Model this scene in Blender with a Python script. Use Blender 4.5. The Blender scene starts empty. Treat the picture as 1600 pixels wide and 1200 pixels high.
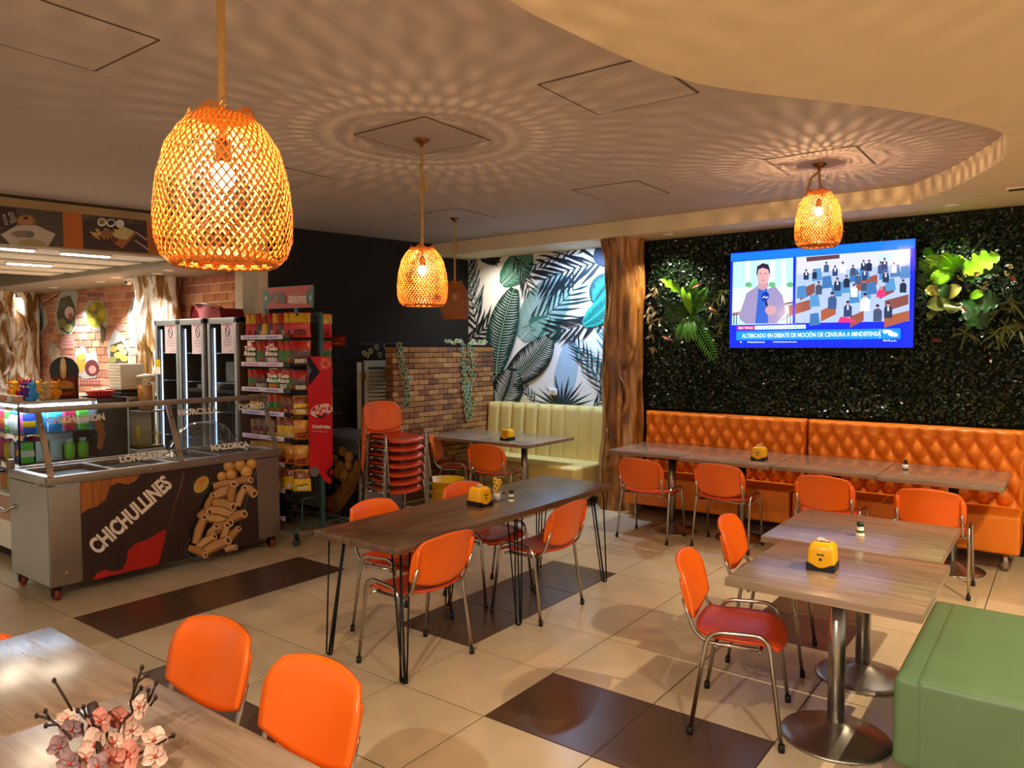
import bpy, bmesh, math, random
from mathutils import Vector, Matrix, noise
R = math.radians
scene = bpy.context.scene
COL = scene.collection
rnd = random.Random(7)

# ------------------------------------------------------------------ camera
F_, CX_, CY_, CAMH = 1163.0, 800.0, 600.0, 1.8
YAW, PITCH = math.atan(870 / 1163.0), math.atan(55 / 1163.0)
cd = bpy.data.cameras.new('camera')
cam = bpy.data.objects.new('camera', cd); COL.objects.link(cam)
cam.location = (0, 0, CAMH)
cam.rotation_euler = (math.pi / 2 - PITCH, 0, YAW)
cd.sensor_width = 36; cd.lens = 36 * F_ / 1600; cd.clip_start = .05
scene.camera = cam

# ------------------------------------------------------------------ world, exposure
w = bpy.data.worlds.new('world'); scene.world = w; w.use_nodes = True
bg = w.node_tree.nodes['Background']
bg.inputs[0].default_value = (1.0, .83, .65, 1); bg.inputs[1].default_value = .36
vs = scene.view_settings
scene.display_settings.display_device = 'sRGB'
vs.view_transform = 'Standard'; vs.look = 'None'; vs.gamma = 1; vs.use_curve_mapping = False
vs.exposure = 1.0
cy = scene.cycles
cy.use_denoising = True
cy.max_bounces = 8; cy.diffuse_bounces = 4; cy.glossy_bounces = 4; cy.transmission_bounces = 6; cy.transparent_max_bounces = 16
cy.caustics_reflective = False; cy.caustics_refractive = False; cy.sample_clamp_indirect = 6

# ------------------------------------------------------------------ pixel -> place (a pixel gives a direction; the plane it lies on gives the distance)
FW = Vector((-math.sin(YAW) * math.cos(PITCH), math.cos(YAW) * math.cos(PITCH), -math.sin(PITCH)))
RT = Vector((math.cos(YAW), math.sin(YAW), 0)); UPV = RT.cross(FW); C0 = Vector((0, 0, CAMH))
def ray(x, y): return FW + RT * ((x - CX_) / F_) - UPV * ((y - CY_) / F_)
def onz(x, y, z=0): d = ray(x, y); return C0 + d * ((z - CAMH) / d.z)
def ony(x, y, Y): d = ray(x, y); return C0 + d * (Y / d.y)
def onx(x, y, X): d = ray(x, y); return C0 + d * (X / d.x)
def onplane(x, y, p0, n): d = ray(x, y); return C0 + d * ((p0 - C0).dot(n) / d.dot(n))

# ------------------------------------------------------------------ materials
def lin(h):
    h = h.lstrip('#'); o = []
    for i in (0, 2, 4):
        v = int(h[i:i + 2], 16) / 255
        o.append(v / 12.92 if v <= .04045 else ((v + .055) / 1.055) ** 2.4)
    return (*o, 1)
MATS = {}
def mat(name, col='#808080', rough=.5, metal=0, spec=.5, emit=0, trans=0, alpha=1, coat=0, bump=0, bscale=40, vary=0, vscale=6, sub=0, ior=1.45, ecol=None):
    if name in MATS: return MATS[name]
    m = bpy.data.materials.new(name); m.use_nodes = True; nt = m.node_tree; b = nt.nodes['Principled BSDF']
    c = lin(col) if isinstance(col, str) else (*col, 1)
    b.inputs['Base Color'].default_value = c; b.inputs['Roughness'].default_value = rough
    b.inputs['Metallic'].default_value = metal; b.inputs['Specular IOR Level'].default_value = spec
    b.inputs['IOR'].default_value = ior
    b.inputs['Transmission Weight'].default_value = trans; b.inputs['Alpha'].default_value = alpha
    b.inputs['Coat Weight'].default_value = coat; b.inputs['Coat Roughness'].default_value = .12
    if emit:
        b.inputs['Emission Color'].default_value = lin(ecol) if ecol else c; b.inputs['Emission Strength'].default_value = emit
    if bump or vary:
        tc = nt.nodes.new('ShaderNodeTexCoord')
        if vary:
            n = nt.nodes.new('ShaderNodeTexNoise'); n.inputs['Scale'].default_value = vscale; n.inputs['Detail'].default_value = 6
            nt.links.new(tc.outputs['Object'], n.inputs['Vector'])
            mx = nt.nodes.new('ShaderNodeMix'); mx.data_type = 'RGBA'; mx.blend_type = 'MULTIPLY'
            rp = nt.nodes.new('ShaderNodeValToRGB'); rp.color_ramp.elements[0].position = .3; rp.color_ramp.elements[1].position = .7
            lo = 1 - vary; rp.color_ramp.elements[0].color = (lo, lo, lo, 1); rp.color_ramp.elements[1].color = (1, 1, 1, 1)
            nt.links.new(n.outputs['Fac'], rp.inputs[0]); mx.inputs[0].default_value = 1
            mx.inputs[6].default_value = c; nt.links.new(rp.outputs[0], mx.inputs[7]); nt.links.new(mx.outputs[2], b.inputs['Base Color'])
        if bump:
            n2 = nt.nodes.new('ShaderNodeTexNoise'); n2.inputs['Scale'].default_value = bscale; n2.inputs['Detail'].default_value = 4
            nt.links.new(tc.outputs['Object'], n2.inputs['Vector'])
            bm_ = nt.nodes.new('ShaderNodeBump'); bm_.inputs['Strength'].default_value = bump; bm_.inputs['Distance'].default_value = .01
            nt.links.new(n2.outputs['Fac'], bm_.inputs['Height']); nt.links.new(bm_.outputs[0], b.inputs['Normal'])
    MATS[name] = m; return m
def wood(name, c1, c2, rough=.3, scale=(1.2, 14, 14), coat=.3):
    if name in MATS: return MATS[name]
    m = bpy.data.materials.new(name); m.use_nodes = True; nt = m.node_tree; b = nt.nodes['Principled BSDF']
    tc = nt.nodes.new('ShaderNodeTexCoord'); mp = nt.nodes.new('ShaderNodeMapping'); mp.inputs['Scale'].default_value = scale
    nt.links.new(tc.outputs['Object'], mp.inputs['Vector'])
    n = nt.nodes.new('ShaderNodeTexNoise'); n.inputs['Scale'].default_value = 1.6; n.inputs['Detail'].default_value = 9; n.inputs['Roughness'].default_value = .62; n.inputs['Distortion'].default_value = .6
    nt.links.new(mp.outputs[0], n.inputs['Vector'])
    rp = nt.nodes.new('ShaderNodeValToRGB'); rp.color_ramp.elements[0].position = .33; rp.color_ramp.elements[1].position = .68
    rp.color_ramp.elements[0].color = lin(c1); rp.color_ramp.elements[1].color = lin(c2)
    nt.links.new(n.outputs['Fac'], rp.inputs[0]); nt.links.new(rp.outputs[0], b.inputs['Base Color'])
    b.inputs['Roughness'].default_value = rough; b.inputs['Coat Weight'].default_value = coat; b.inputs['Coat Roughness'].default_value = .18
    MATS[name] = m; return m
def glass(name, tint='#ffffff', dens=.08, rough=.02):
    if name in MATS: return MATS[name]
    m = bpy.data.materials.new(name); m.use_nodes = True; nt = m.node_tree
    for x in list(nt.nodes): nt.nodes.remove(x)
    out = nt.nodes.new('ShaderNodeOutputMaterial'); t = nt.nodes.new('ShaderNodeBsdfTransparent'); g = nt.nodes.new('ShaderNodeBsdfGlossy'); mx = nt.nodes.new('ShaderNodeMixShader')
    t.inputs[0].default_value = lin(tint); g.inputs['Roughness'].default_value = rough
    lw = nt.nodes.new('ShaderNodeLayerWeight'); lw.inputs[0].default_value = .5; pw = nt.nodes.new('ShaderNodeMath'); pw.operation = 'POWER'; pw.inputs[1].default_value = 4.5; nt.links.new(lw.outputs['Facing'], pw.inputs[0])
    fr = nt.nodes.new('ShaderNodeMath'); fr.operation = 'MULTIPLY_ADD'; fr.inputs[1].default_value = .9; fr.inputs[2].default_value = .04; fr.use_clamp = True; nt.links.new(pw.outputs[0], fr.inputs[0])
    ad = nt.nodes.new('ShaderNodeMath'); ad.operation = 'ADD'; ad.use_clamp = True; ad.inputs[1].default_value = dens; nt.links.new(fr.outputs[0], ad.inputs[0])
    nt.links.new(ad.outputs[0], mx.inputs[0]); nt.links.new(t.outputs[0], mx.inputs[1]); nt.links.new(g.outputs[0], mx.inputs[2]); nt.links.new(mx.outputs[0], out.inputs[0])
    MATS[name] = m; return m
def hue(h, **k):  # plain colour by hex
    return mat('paint_' + h.lstrip('#') + (('_e%g' % k['emit']) if 'emit' in k else '') + ('_g' if k.get('rough', .5) < .4 else ''), h, **k)

# ------------------------------------------------------------------ mesh building
class MB:
    def __init__(s): s.v = []; s.f = []; s.m = []; s.s = []; s.mats = []
    def mi(s, m):
        if m not in s.mats: s.mats.append(m)
        return s.mats.index(m)
    def add(s, vs_, fs, m, smooth=False, M=None):
        o = len(s.v); i = s.mi(m)
        for p in vs_:
            p = Vector(p); s.v.append(tuple(M @ p if M else p))
        for f in fs: s.f.append([o + k for k in f]); s.m.append(i); s.s.append(smooth)
        return s
    def box(s, lo, hi, m, bev=0, M=None, seg=2):
        x0, y0, z0 = lo; x1, y1, z1 = hi
        V = [(x0, y0, z0), (x1, y0, z0), (x1, y1, z0), (x0, y1, z0), (x0, y0, z1), (x1, y0, z1), (x1, y1, z1), (x0, y1, z1)]
        Fc = [(0, 3, 2, 1), (4, 5, 6, 7), (0, 1, 5, 4), (1, 2, 6, 5), (2, 3, 7, 6), (3, 0, 4, 7)]
        if not bev: return s.add(V, Fc, m, False, M)
        b = bmesh.new(); q = [b.verts.new(v) for v in V]
        for f in Fc: b.faces.new([q[i] for i in f])
        bmesh.ops.bevel(b, geom=b.edges[:], offset=bev, segments=seg, affect='EDGES', profile=.6)
        b.verts.index_update()
        s.add([v.co.copy() for v in b.verts], [[v.index for v in f.verts] for f in b.faces], m, seg > 1, M); b.free(); return s
    def tube(s, pts, r, m, n=8, caps=True, M=None, closed=False, smooth=True):
        P = [Vector(p) for p in pts]; k = len(P); V = []; prev = None
        for i in range(k):
            if closed: t = P[(i + 1) % k] - P[i - 1]
            else: t = P[min(i + 1, k - 1)] - P[max(i - 1, 0)]
            t.normalize()
            if prev is None:
                a = Vector((0, 0, 1)) if abs(t.z) < .9 else Vector((1, 0, 0)); u = t.cross(a).normalized()
            else:
                u = prev - t * prev.dot(t)
                u = u.normalized() if u.length > 1e-6 else t.orthogonal().normalized()
            prev = u; w_ = t.cross(u); rr = r[i] if isinstance(r, (list, tuple)) else r
            for j in range(n):
                a = 2 * math.pi * j / n; V.append(P[i] + (u * math.cos(a) + w_ * math.sin(a)) * rr)
        Fc = []
        for i in range(k if closed else k - 1):
            i2 = (i + 1) % k
            for j in range(n): Fc.append((i * n + j, i * n + (j + 1) % n, i2 * n + (j + 1) % n, i2 * n + j))
        if caps and not closed: Fc += [tuple(range(n))[::-1], tuple((k - 1) * n + j for j in range(n))]
        return s.add(V, Fc, m, smooth, M)
    def lathe(s, prof, m, n=24, M=None, smooth=True, c=(0, 0, 0)):
        V = []; Fc = []
        for r, z in prof:
            for j in range(n):
                a = 2 * math.pi * j / n; V.append((c[0] + r * math.cos(a), c[1] + r * math.sin(a), c[2] + z))
        for i in range(len(prof) - 1):
            for j in range(n): Fc.append((i * n + j, i * n + (j + 1) % n, (i + 1) * n + (j + 1) % n, (i + 1) * n + j))
        Fc += [tuple(range(n))[::-1], tuple((len(prof) - 1) * n + j for j in range(n))]
        return s.add(V, Fc, m, smooth, M)
    def grid(s, fn, nu, nv, m, smooth=True, M=None, flip=False):
        V = [fn(i / nu, j / nv) for i in range(nu + 1) for j in range(nv + 1)]; Fc = []
        for i in range(nu):
            for j in range(nv):
                a = i * (nv + 1) + j; q = (a, a + nv + 1, a + nv + 2, a + 1); Fc.append(q[::-1] if flip else q)
        return s.add(V, Fc, m, smooth, M)
    def shell(s, fn, nu, nv, th, m, M=None):  # fn(a,b) -> (point, normal): both faces and the rim
        A = []; B = []
        for i in range(nu + 1):
            for j in range(nv + 1):
                p, nn = fn(2 * i / nu - 1, 2 * j / nv - 1); p = Vector(p); nn = Vector(nn).normalized(); A.append(p + nn * th / 2); B.append(p - nn * th / 2)
        W = nv + 1; o = len(A); Fc = []
        for i in range(nu):
            for j in range(nv):
                a = i * W + j; Fc.append((a, a + W, a + W + 1, a + 1)); Fc.append((o + a, o + a + 1, o + a + W + 1, o + a + W))
        rim = [j for j in range(W)] + [i * W + nv for i in range(1, nu + 1)] + [nu * W + j for j in range(nv - 1, -1, -1)] + [i * W for i in range(nu - 1, 0, -1)]
        for k in range(len(rim)):
            a, b = rim[k], rim[(k + 1) % len(rim)]; Fc.append((a, b, o + b, o + a))
        return s.add(A + B, Fc, m, True, M)
    def prism(s, pts, z0, z1, m, M=None, smooth=False):
        n = len(pts); V = [(x, y, z0) for x, y in pts] + [(x, y, z1) for x, y in pts]
        return s.add(V, [tuple(range(n))[::-1], tuple(range(n, 2 * n))] + [(i, (i + 1) % n, n + (i + 1) % n, n + i) for i in range(n)], m, smooth, M)
    def ball(s, c, r, m, nu=8, nv=12, M=None):
        rx, ry, rz = (r, r, r) if not isinstance(r, (tuple, list)) else r
        V = []; Fc = []
        for i in range(nu + 1):
            th = math.pi * i / nu
            for j in range(nv):
                ph = 2 * math.pi * j / nv; V.append((c[0] + rx * math.sin(th) * math.cos(ph), c[1] + ry * math.sin(th) * math.sin(ph), c[2] + rz * math.cos(th)))
        for i in range(nu):
            for j in range(nv): Fc.append((i * nv + j, (i + 1) * nv + j, (i + 1) * nv + (j + 1) % nv, i * nv + (j + 1) % nv))
        return s.add(V, Fc, m, True, M)
    def poly(s, pts, m): return s.add(pts, [tuple(range(len(pts)))], m)
    def build(s, name, parent=None, loc=None, rz=0):
        me = bpy.data.meshes.new(name); me.from_pydata(s.v, [], s.f)
        for m in s.mats: me.materials.append(m)
        me.polygons.foreach_set('material_index', s.m); me.polygons.foreach_set('use_smooth', s.s); me.update()
        o = bpy.data.objects.new(name, me); COL.objects.link(o)
        if parent: o.parent = parent
        if loc is not None: o.location = loc
        if rz: o.rotation_euler = (0, 0, rz)
        return o
def tag(o, label=None, cat=None, group=None, kind=None):
    if label: o['label'] = label
    if cat: o['category'] = cat
    if group: o['group'] = group
    if kind: o['kind'] = kind
    return o
def thing(name, label, cat, loc=(0, 0, 0), rz=0, group=None):
    o = bpy.data.objects.new(name, None); COL.objects.link(o); o.empty_display_size = .1
    o.location = loc; o.rotation_euler = (0, 0, rz); return tag(o, label, cat, group)
def struct(o): o['kind'] = 'structure'; return o
def dup(o, loc=None, rz=None, label=None, group=None, parent=None):
    c = o.copy(); COL.objects.link(c); c.parent = parent
    if loc is not None: c.location = loc
    if rz is not None: c.rotation_euler = (0, 0, rz)
    if label: c['label'] = label
    if group: c['group'] = group
    for ch in list(o.children): dup(ch, parent=c)
    return c
def fillet(pts, r, n=5):
    P = [Vector(p) for p in pts]; out = [P[0]]
    for i in range(1, len(P) - 1):
        a = (P[i - 1] - P[i]); b = (P[i + 1] - P[i]); d = min(r, a.length * .48, b.length * .48)
        A = P[i] + a.normalized() * d; B = P[i] + b.normalized() * d
        for k in range(n + 1):
            t = k / n; out.append(A * (1 - t) ** 2 + P[i] * 2 * t * (1 - t) + B * t * t)
    out.append(P[-1]); return out
_TX = {}
def textmesh(s, bold=0):
    if (s, bold) not in _TX:
        c = bpy.data.curves.new('lettering', 'FONT'); c.body = s; c.align_x = 'CENTER'; c.align_y = 'CENTER'; c.offset = bold; c.resolution_u = 3
        o = bpy.data.objects.new('lettering', c); COL.objects.link(o); dg = bpy.context.evaluated_depsgraph_get()
        e = o.evaluated_get(dg); me = e.to_mesh()
        V = [v.co.copy() for v in me.vertices]; Fc = [tuple(p.vertices) for p in me.polygons]
        e.to_mesh_clear(); bpy.data.objects.remove(o); bpy.data.curves.remove(c)
        if V:
            x0 = min(v.x for v in V); x1 = max(v.x for v in V); y0 = min(v.y for v in V); y1 = max(v.y for v in V)
            V = [Vector(((v.x - x0) / max(x1 - x0, 1e-6) - .5, (v.y - y0) / max(y1 - y0, 1e-6) - .5, 0)) for v in V]
        _TX[(s, bold)] = (V, Fc)
    return _TX[(s, bold)]
def text(mb, s, m, cen, u, v, bold=.02):
    """lettering filling the box cen +- u/2 +- v/2 (u, v are full-width/height vectors)"""
    V, Fc = textmesh(s, bold); cen = Vector(cen); u = Vector(u); v = Vector(v)
    mb.add([cen + u * p.x + v * p.y for p in V], Fc, m)
class Draw:
    """flat print: crop pixels of the photo laid on the plane (p0, n) the print lies in"""
    def __init__(s, mb, x0, y0, sc, p0, n, step=.0006, base=1):
        s.mb = mb; s.x0 = x0; s.y0 = y0; s.sc = sc; s.p0 = Vector(p0); s.n = Vector(n).normalized(); s.L = base; s.step = step
    def P(s, x, y): return onplane(s.x0 + x / s.sc, s.y0 + y / s.sc, s.p0, s.n) + s.n * (s.L * s.step)
    def poly(s, pts, m, up=1): s.L += up; s.mb.poly([s.P(*p) for p in pts], m)
    def disk(s, x, y, rx, ry, m, n=14, rot=0, up=1):
        c_, s_ = math.cos(rot), math.sin(rot)
        s.poly([(x + rx * math.cos(t) * c_ - ry * math.sin(t) * s_, y + rx * math.cos(t) * s_ + ry * math.sin(t) * c_) for t in [2 * math.pi * k / n for k in range(n)]], m, up)
    def line(s, pts, w_, m, up=1):
        pts = [Vector((p[0], p[1])) for p in pts]; A = []; B = []
        for i, p in enumerate(pts):
            t = (pts[min(i + 1, len(pts) - 1)] - pts[max(i - 1, 0)]).normalized(); q = Vector((-t.y, t.x)); ww = w_[i] if isinstance(w_, (list, tuple)) else w_
            A.append(p + q * ww / 2); B.append(p - q * ww / 2)
        s.poly([(p.x, p.y) for p in A] + [(p.x, p.y) for p in B[::-1]], m, up)
    def text(s, t, m, x, y, wx, hy, ang=0, bold=.02, up=1):
        s.L += up; c_, s_ = math.cos(ang), math.sin(ang)
        c = s.P(x, y); u = s.P(x + wx / 2 * c_, y - wx / 2 * s_) - s.P(x - wx / 2 * c_, y + wx / 2 * s_)
        v = s.P(x - hy / 2 * s_, y - hy / 2 * c_) - s.P(x + hy / 2 * s_, y + hy / 2 * c_); text(s.mb, t, m, c, u, v, bold)
# ------------------------------------------------------------------ shared materials
M_CEIL = mat('ceiling_dim_tone', '#b8aaa2', .8, vary=.05, vscale=1.5); M_SOF = mat('soffit_lit_tone', '#e2d0ae', .75, vary=.04, vscale=1.5)  # warm light on the soffit and dimmer main ceiling put into these colours
M_BLACK = mat('black_wall_paint', '#150e0a', .8, bump=.1)
M_FASCIA = mat('fascia_paint', '#a8895c', .7)
M_TILE = mat('beige_tile', '#cdb896', .22, vary=.14, vscale=2.2, spec=.5)
M_TILED = mat('dark_brown_tile', '#5a4232', .24, vary=.2, vscale=3)
M_GROUT = mat('grout', '#5c4d3c', .8)
M_CHROME = mat('chrome', '#b9b2a8', .22, 1)
M_STEEL = mat('brushed_steel', '#a9a39b', .33, 1, bump=.03, bscale=200)
M_STEELD = mat('dull_steel', '#9a9690', .42, .85)
M_RUBBER = mat('black_rubber', '#15110f', .6)
M_BLK = mat('black_plastic', '#100e0d', .35)
M_BLKM = mat('black_metal', '#0d0d10', .4, .6)
M_ORANGE = mat('orange_plastic', '#f26a16', .3, spec=.5, vary=.05)
M_WOODL = wood('light_oak_laminate', '#77604b', '#a08974', .26, coat=.5)
M_WOODD = wood('dark_walnut_laminate', '#4a3424', '#7a5c44', .3, (14, 1.2, 14))
M_GLASS = glass('clear_glass', '#f2fbff', .03)
M_WHITE = mat('white_paint', '#e9e4da', .5)
M_PAPER = mat('white_paper', '#f4efe6', .7)

# ------------------------------------------------------------------ floor of square tiles
TX0, TY0, TS = -1.64, 2.17, .61
fl = MB().box((-16, -4, -.08), (4, 8.2, -.006), mat('floor_screed', '#c4ad8a', .35, vary=.1), 0).build('floor'); struct(fl)
MB().box((TX0 - 13 * TS, TY0 - 4 * TS, -.0055), (TX0 + 4 * TS, TY0 + 10 * TS, -.004), M_GROUT).build('grout_bed', fl)
def tilemesh(m): return MB().box((-.3018, -.3018, -.0035), (.3018, .3018, 0), m, .0012, seg=1).build('tile', fl)
t0, t1 = tilemesh(M_TILE), tilemesh(M_TILED)
dark = {(k, 0) for k in ()}
def addd(x0, x1, y0, y1):
    for i in range(-14, 5):
        for j in range(-6, 12):
            cx, cyy = TX0 + TS * (i + .5), TY0 + TS * (j + .5)
            if x0 < cx < x1 and y0 < cyy < y1: dark.add((i, j))
addd(-5.3, -4.69, 2.17, 4.0); addd(-3.47, -2.86, 3.39, 5.22); addd(-2.25, -1.03, 2.78, 3.39); addd(-1.64, -1.03, 4.61, 6.44); addd(-4.08, -2.86, 1.56, 2.17)
used = [False, False]
for i in range(-13, 4):
    for j in range(-4, 10):
        d = (i, j) in dark; src = t1 if d else t0; L = (TX0 + TS * (i + .5), TY0 + TS * (j + .5), 0)
        if not used[d]: used[d] = True; src.location = L
        else: dup(src, L, parent=fl)

# ------------------------------------------------------------------ walls
ZC, ZS, ZL = 3.18, 3.02, 2.72      # main ceiling, soffit, counter ceiling
YM, YG, YB = 7.9, 7.74, 4.95       # mural wall, green wall, brick wall
struct(MB().box((-6.9, YM, 0), (-3.9, YM + .2, 3.4), mat('mural_ground', '#efece6', .75)).build('wall_mural'))
struct(MB().box((-4.0, YG, 0), (4, YG + .3, 3.4), mat('green_wall_board', '#0d120c', .9)).build('wall_green'))
BWd = Vector((.19, 1, 0)).normalized(); BWn = Vector((1, -.19, 0)).normalized(); BW0 = Vector((-6.7, 7.7, 0))
def bwp(Y, off=0, z=0): p = BW0 + Vector((.19, 1, 0)) * (Y - 7.7) + BWn * off; return Vector((p.x, p.y, z))
def bwslab(mb, Y0, Y1, z0, z1, off, th, m):
    a, b = bwp(Y0, off), bwp(Y1, off); c, d = bwp(Y1, off - th), bwp(Y0, off - th)
    mb.prism([(d.x, d.y), (c.x, c.y), (b.x, b.y), (a.x, a.y)][::-1], z0, z1, m)
m = MB(); bwslab(m, 4.98, 8.0, 0, 3.4, 0, .2, M_BLACK); struct(m.build('wall_black'))
m = MB(); bwslab(m, 4.78, 4.98, 0, 3.4, .004, .2, mat('pilaster_paint', '#cfc4ae', .7)); struct(m.build('trim_pilaster'))
struct(MB().box((-16, -4, 0), (-15.8, 4.95, 3.0), mat('left_wall_paint', '#8a7a66', .8)).build('wall_left'))
# brick wall behind the counter, each near brick its own piece
wb = MB().box((-16, YB, 0), (-7.2, YB + .2, 3.4), mat('brick_mortar', '#e6cfb8', .85, vary=.1)).build('wall_brick'); struct(wb)
bm_cols = ['#c08158', '#cf9068', '#b0725a', '#d8a078', '#bb7a5c', '#c98c74']
BM = [mat('wall_brick_%s' % 'abcdef'[k], c, .8, vary=.25, vscale=14) for k, c in enumerate(bm_cols)]
protos = [MB().box((-.118, -.012, -.046), (.118, .0, .046), q, .004, seg=1).build('brick', wb) for q in BM]
usedb = [False] * 6; nb = 0
rows = [1.12 + .107 * k for k in range(15)]
for ri, z in enumerate(rows):
    for k in range(19):
        x = -7.42 - .252 * k - (.126 if ri % 2 else 0); q = rnd.randrange(6)
        if nb >= 290: break
        nb += 1
        if not usedb[q]: usedb[q] = True; protos[q].location = (x, YB, z)
        else: dup(protos[q], (x, YB, z), parent=wb)
far = MB()
for ri, z in enumerate(rows):
    for k in range(19, 34):
        x = -7.42 - .252 * k - (.126 if ri % 2 else 0); far.box((x - .118, YB - .012, z - .046), (x + .118, YB, z + .046), BM[rnd.randrange(6)])
tag(far.build('far_bricks', wb), kind='stuff')

# ------------------------------------------------------------------ ceilings
ce = MB(); a, b = bwp(-4), bwp(8)
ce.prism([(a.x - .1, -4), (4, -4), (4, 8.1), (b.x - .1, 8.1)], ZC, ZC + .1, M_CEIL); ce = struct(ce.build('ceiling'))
edge = [(795, 0), (880, 45), (1000, 100), (1090, 130), (1200, 148), (1350, 165), (1480, 185), (1560, 205), (1575, 225), (1565, 250), (1530, 272), (1490, 293), (1423, 319)]
ed = [(-1.15, -4), (-1.4, -1.5), (-1.55, 0), (-1.6, 1.1)] + [tuple(onz(x, y, ZS)[:2]) for x, y in edge] + [(-6.9, 7.33)]
sm = []
for i in range(len(ed) - 2):
    p0, p1, p2, p3 = [Vector(ed[min(max(k, 0), len(ed) - 2)]) for k in (i - 1, i, i + 1, i + 2)]
    for k in range(5):
        t = k / 5; sm.append(.5 * (2 * p1 + (p2 - p0) * t + (2 * p0 - 5 * p1 + 4 * p2 - p3) * t * t + (3 * p1 - p0 - 3 * p2 + p3) * t ** 3))
sm += [Vector(ed[-2]), Vector(ed[-1])]
so = MB(); out = [(p.x, p.y) for p in sm] + [(-6.9, 8.1), (4, 8.1), (4, -4)]
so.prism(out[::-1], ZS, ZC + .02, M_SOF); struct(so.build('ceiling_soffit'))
# fascia over the counter, in the plane of the black wall
m = MB(); bwslab(m, -4, 4.98, ZL + .02, 3.4, 0, .12, M_FASCIA); struct(m.build('trim_fascia'))
m = MB(); bwslab(m, -4, 4.98, 3.155, 3.18, .01, .02, mat('fascia_shadow_gap', '#3a2c1c', .8)); struct(m.build('trim_fascia_top'))
# counter ceiling: recess, white planks, beam along the brick wall
m = MB(); a, b = bwp(-4, -.13), bwp(4.98, -.13); m.prism([(-16, -4), (a.x, a.y), (b.x, b.y), (-16, 5.0)], 2.9, 3.0, mat('counter_ceiling_recess', '#5f5444', .8)); cc = struct(m.build('ceiling_counter'))
M_PLANK = mat('ceiling_plank', '#d8d2c6', .6)
plank0 = None
for k in range(5):
    m = MB(); bwslab(m, -3, 4.05 - .02 * k, ZL, ZL + .06, -.02 - .62 * k, .42, M_PLANK); m.build('plank', cc)
m = MB(); m.box((-16, 4.08, ZL - .06), (-7.42, 4.95, 2.9), mat('beam_paint', '#8b8070', .7), .01); struct(m.build('ceiling_beam'))
# square service hatches in the main ceiling
M_SEAM = mat('hatch_seam', '#5a4534', .8)
for k, P in enumerate([[(541, 211), (657, 184), (776, 216), (665, 241)], [(883, 122), (980, 95), (1137, 135), (995, 165)], [(1180, 252), (1335, 226), (1380, 252), (1240, 275)],
                       [(885, 297), (993, 281), (1052, 300), (953, 316)], [(640, 338), (715, 325), (780, 338), (705, 348)], [(0, 70), (68, 90), (175, 33), (100, 10)], [(380, 268), (440, 262), (480, 281), (420, 290)]]):
    q = [onz(x, y, ZC) for x, y in P]; cx = sum(p.x for p in q) / 4; cyy = sum(p.y for p in q) / 4; s = .31
    if k == 1: cx -= .12
    h = thing('ceiling_hatch', ['square ceiling hatch above the pendant at the dark table', 'square ceiling hatch at the edge of the curved soffit', 'square ceiling hatch above the pendant in front of the television', 'plain square ceiling hatch between the pendants and the green wall',
               'square ceiling hatch above the unlit pendant', 'square ceiling hatch near the large pendant and the counter sign', 'square ceiling hatch half hidden by the large pendant'][k], 'hatch', (cx, cyy, ZC))
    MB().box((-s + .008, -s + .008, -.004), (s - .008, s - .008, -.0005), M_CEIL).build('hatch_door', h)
    f = MB()
    for a_ in (-1, 1):
        f.box((a_ * s - .006, -s, -.0025), (a_ * s + .006, s, -.0005), M_SEAM); f.box((-s, a_ * s - .006, -.0025), (s, a_ * s + .006, -.0005), M_SEAM)
    f.build('hatch_gap', h)

# ------------------------------------------------------------------ recessed downlights
def downlight(loc, power, col, label, spot=110, blend=.7, rad=.04, glow=14, r=.045, tilt=(0, 0)):
    t = thing('downlight', label, 'ceiling light', loc, group='recessed ceiling downlights')
    MB().lathe([(r, -.001), (r + .016, -.001), (r + .016, -.006), (r, -.008)], M_WHITE, 20).build('trim_ring', t)
    MB().lathe([(0.001, -.003), (r, -.003), (r, -.0045), (.001, -.0045)], mat('led_%d' % int(col[2] * 100), col, emit=glow), 16).build('lens', t)
    l = bpy.data.lights.new('downlight_beam', 'SPOT'); l.energy = power; l.color = col; l.spot_size = R(spot); l.spot_blend = blend; l.shadow_soft_size = rad
    o = bpy.data.objects.new('beam', l); COL.objects.link(o); o.parent = t; o.location = (0, 0, -.02); o.rotation_euler = (tilt[0], tilt[1], 0)
    return t
WARM, NEUT, COOL = (1, .78, .5), (1, .9, .75), (.62, .78, 1)
dl = 'round downlight in the soffit above the '
downlight((-6.07, 7.45, ZS), 30, NEUT, dl + 'mural and the brick partition', 150, 1, tilt=(R(10), 0))
downlight((-4.71, 7.44, ZS), 130, (.42, .64, 1), dl + 'mural beside the tree trunk column', 165, 1, tilt=(R(14), 0))
downlight((-3.47, 7.42, ZS), 55, NEUT, dl + 'left plant cluster on the green wall')
downlight((-2.17, 7.36, ZS), 16, NEUT, dl + 'television')
downlight((-.84, 7.37, ZS), 60, NEUT, dl + 'right plant cluster on the green wall')
downlight((.75, 4.35, ZS), 190, WARM, dl + 'green bench', 130, rad=.02)
downlight((.9, 6.2, ZS), 60, WARM, dl + 'right end of the orange bench', 130)
downlight((.2, 1.6, ZS), 80, NEUT, dl + 'aisle before the green bench', 140)  # unseen fixture, added as a fill light
downlight((-1.0, -1.2, ZS), 230, NEUT, dl + 'front tables', 168, .5)  # added behind the camera to fill the front and left side
m = thing('ceiling_vent', 'flat white ceiling vent in the soffit over the orange bench end', 'vent', tuple(onz(1597, 293, ZS)))
MB().box((-.1, -.06, -.012), (.1, .06, -.001), M_WHITE, .004).build('frame', m); MB().box((-.085, -.045, -.014), (.085, .045, -.012), M_SEAM).build('grille', m)
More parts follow.
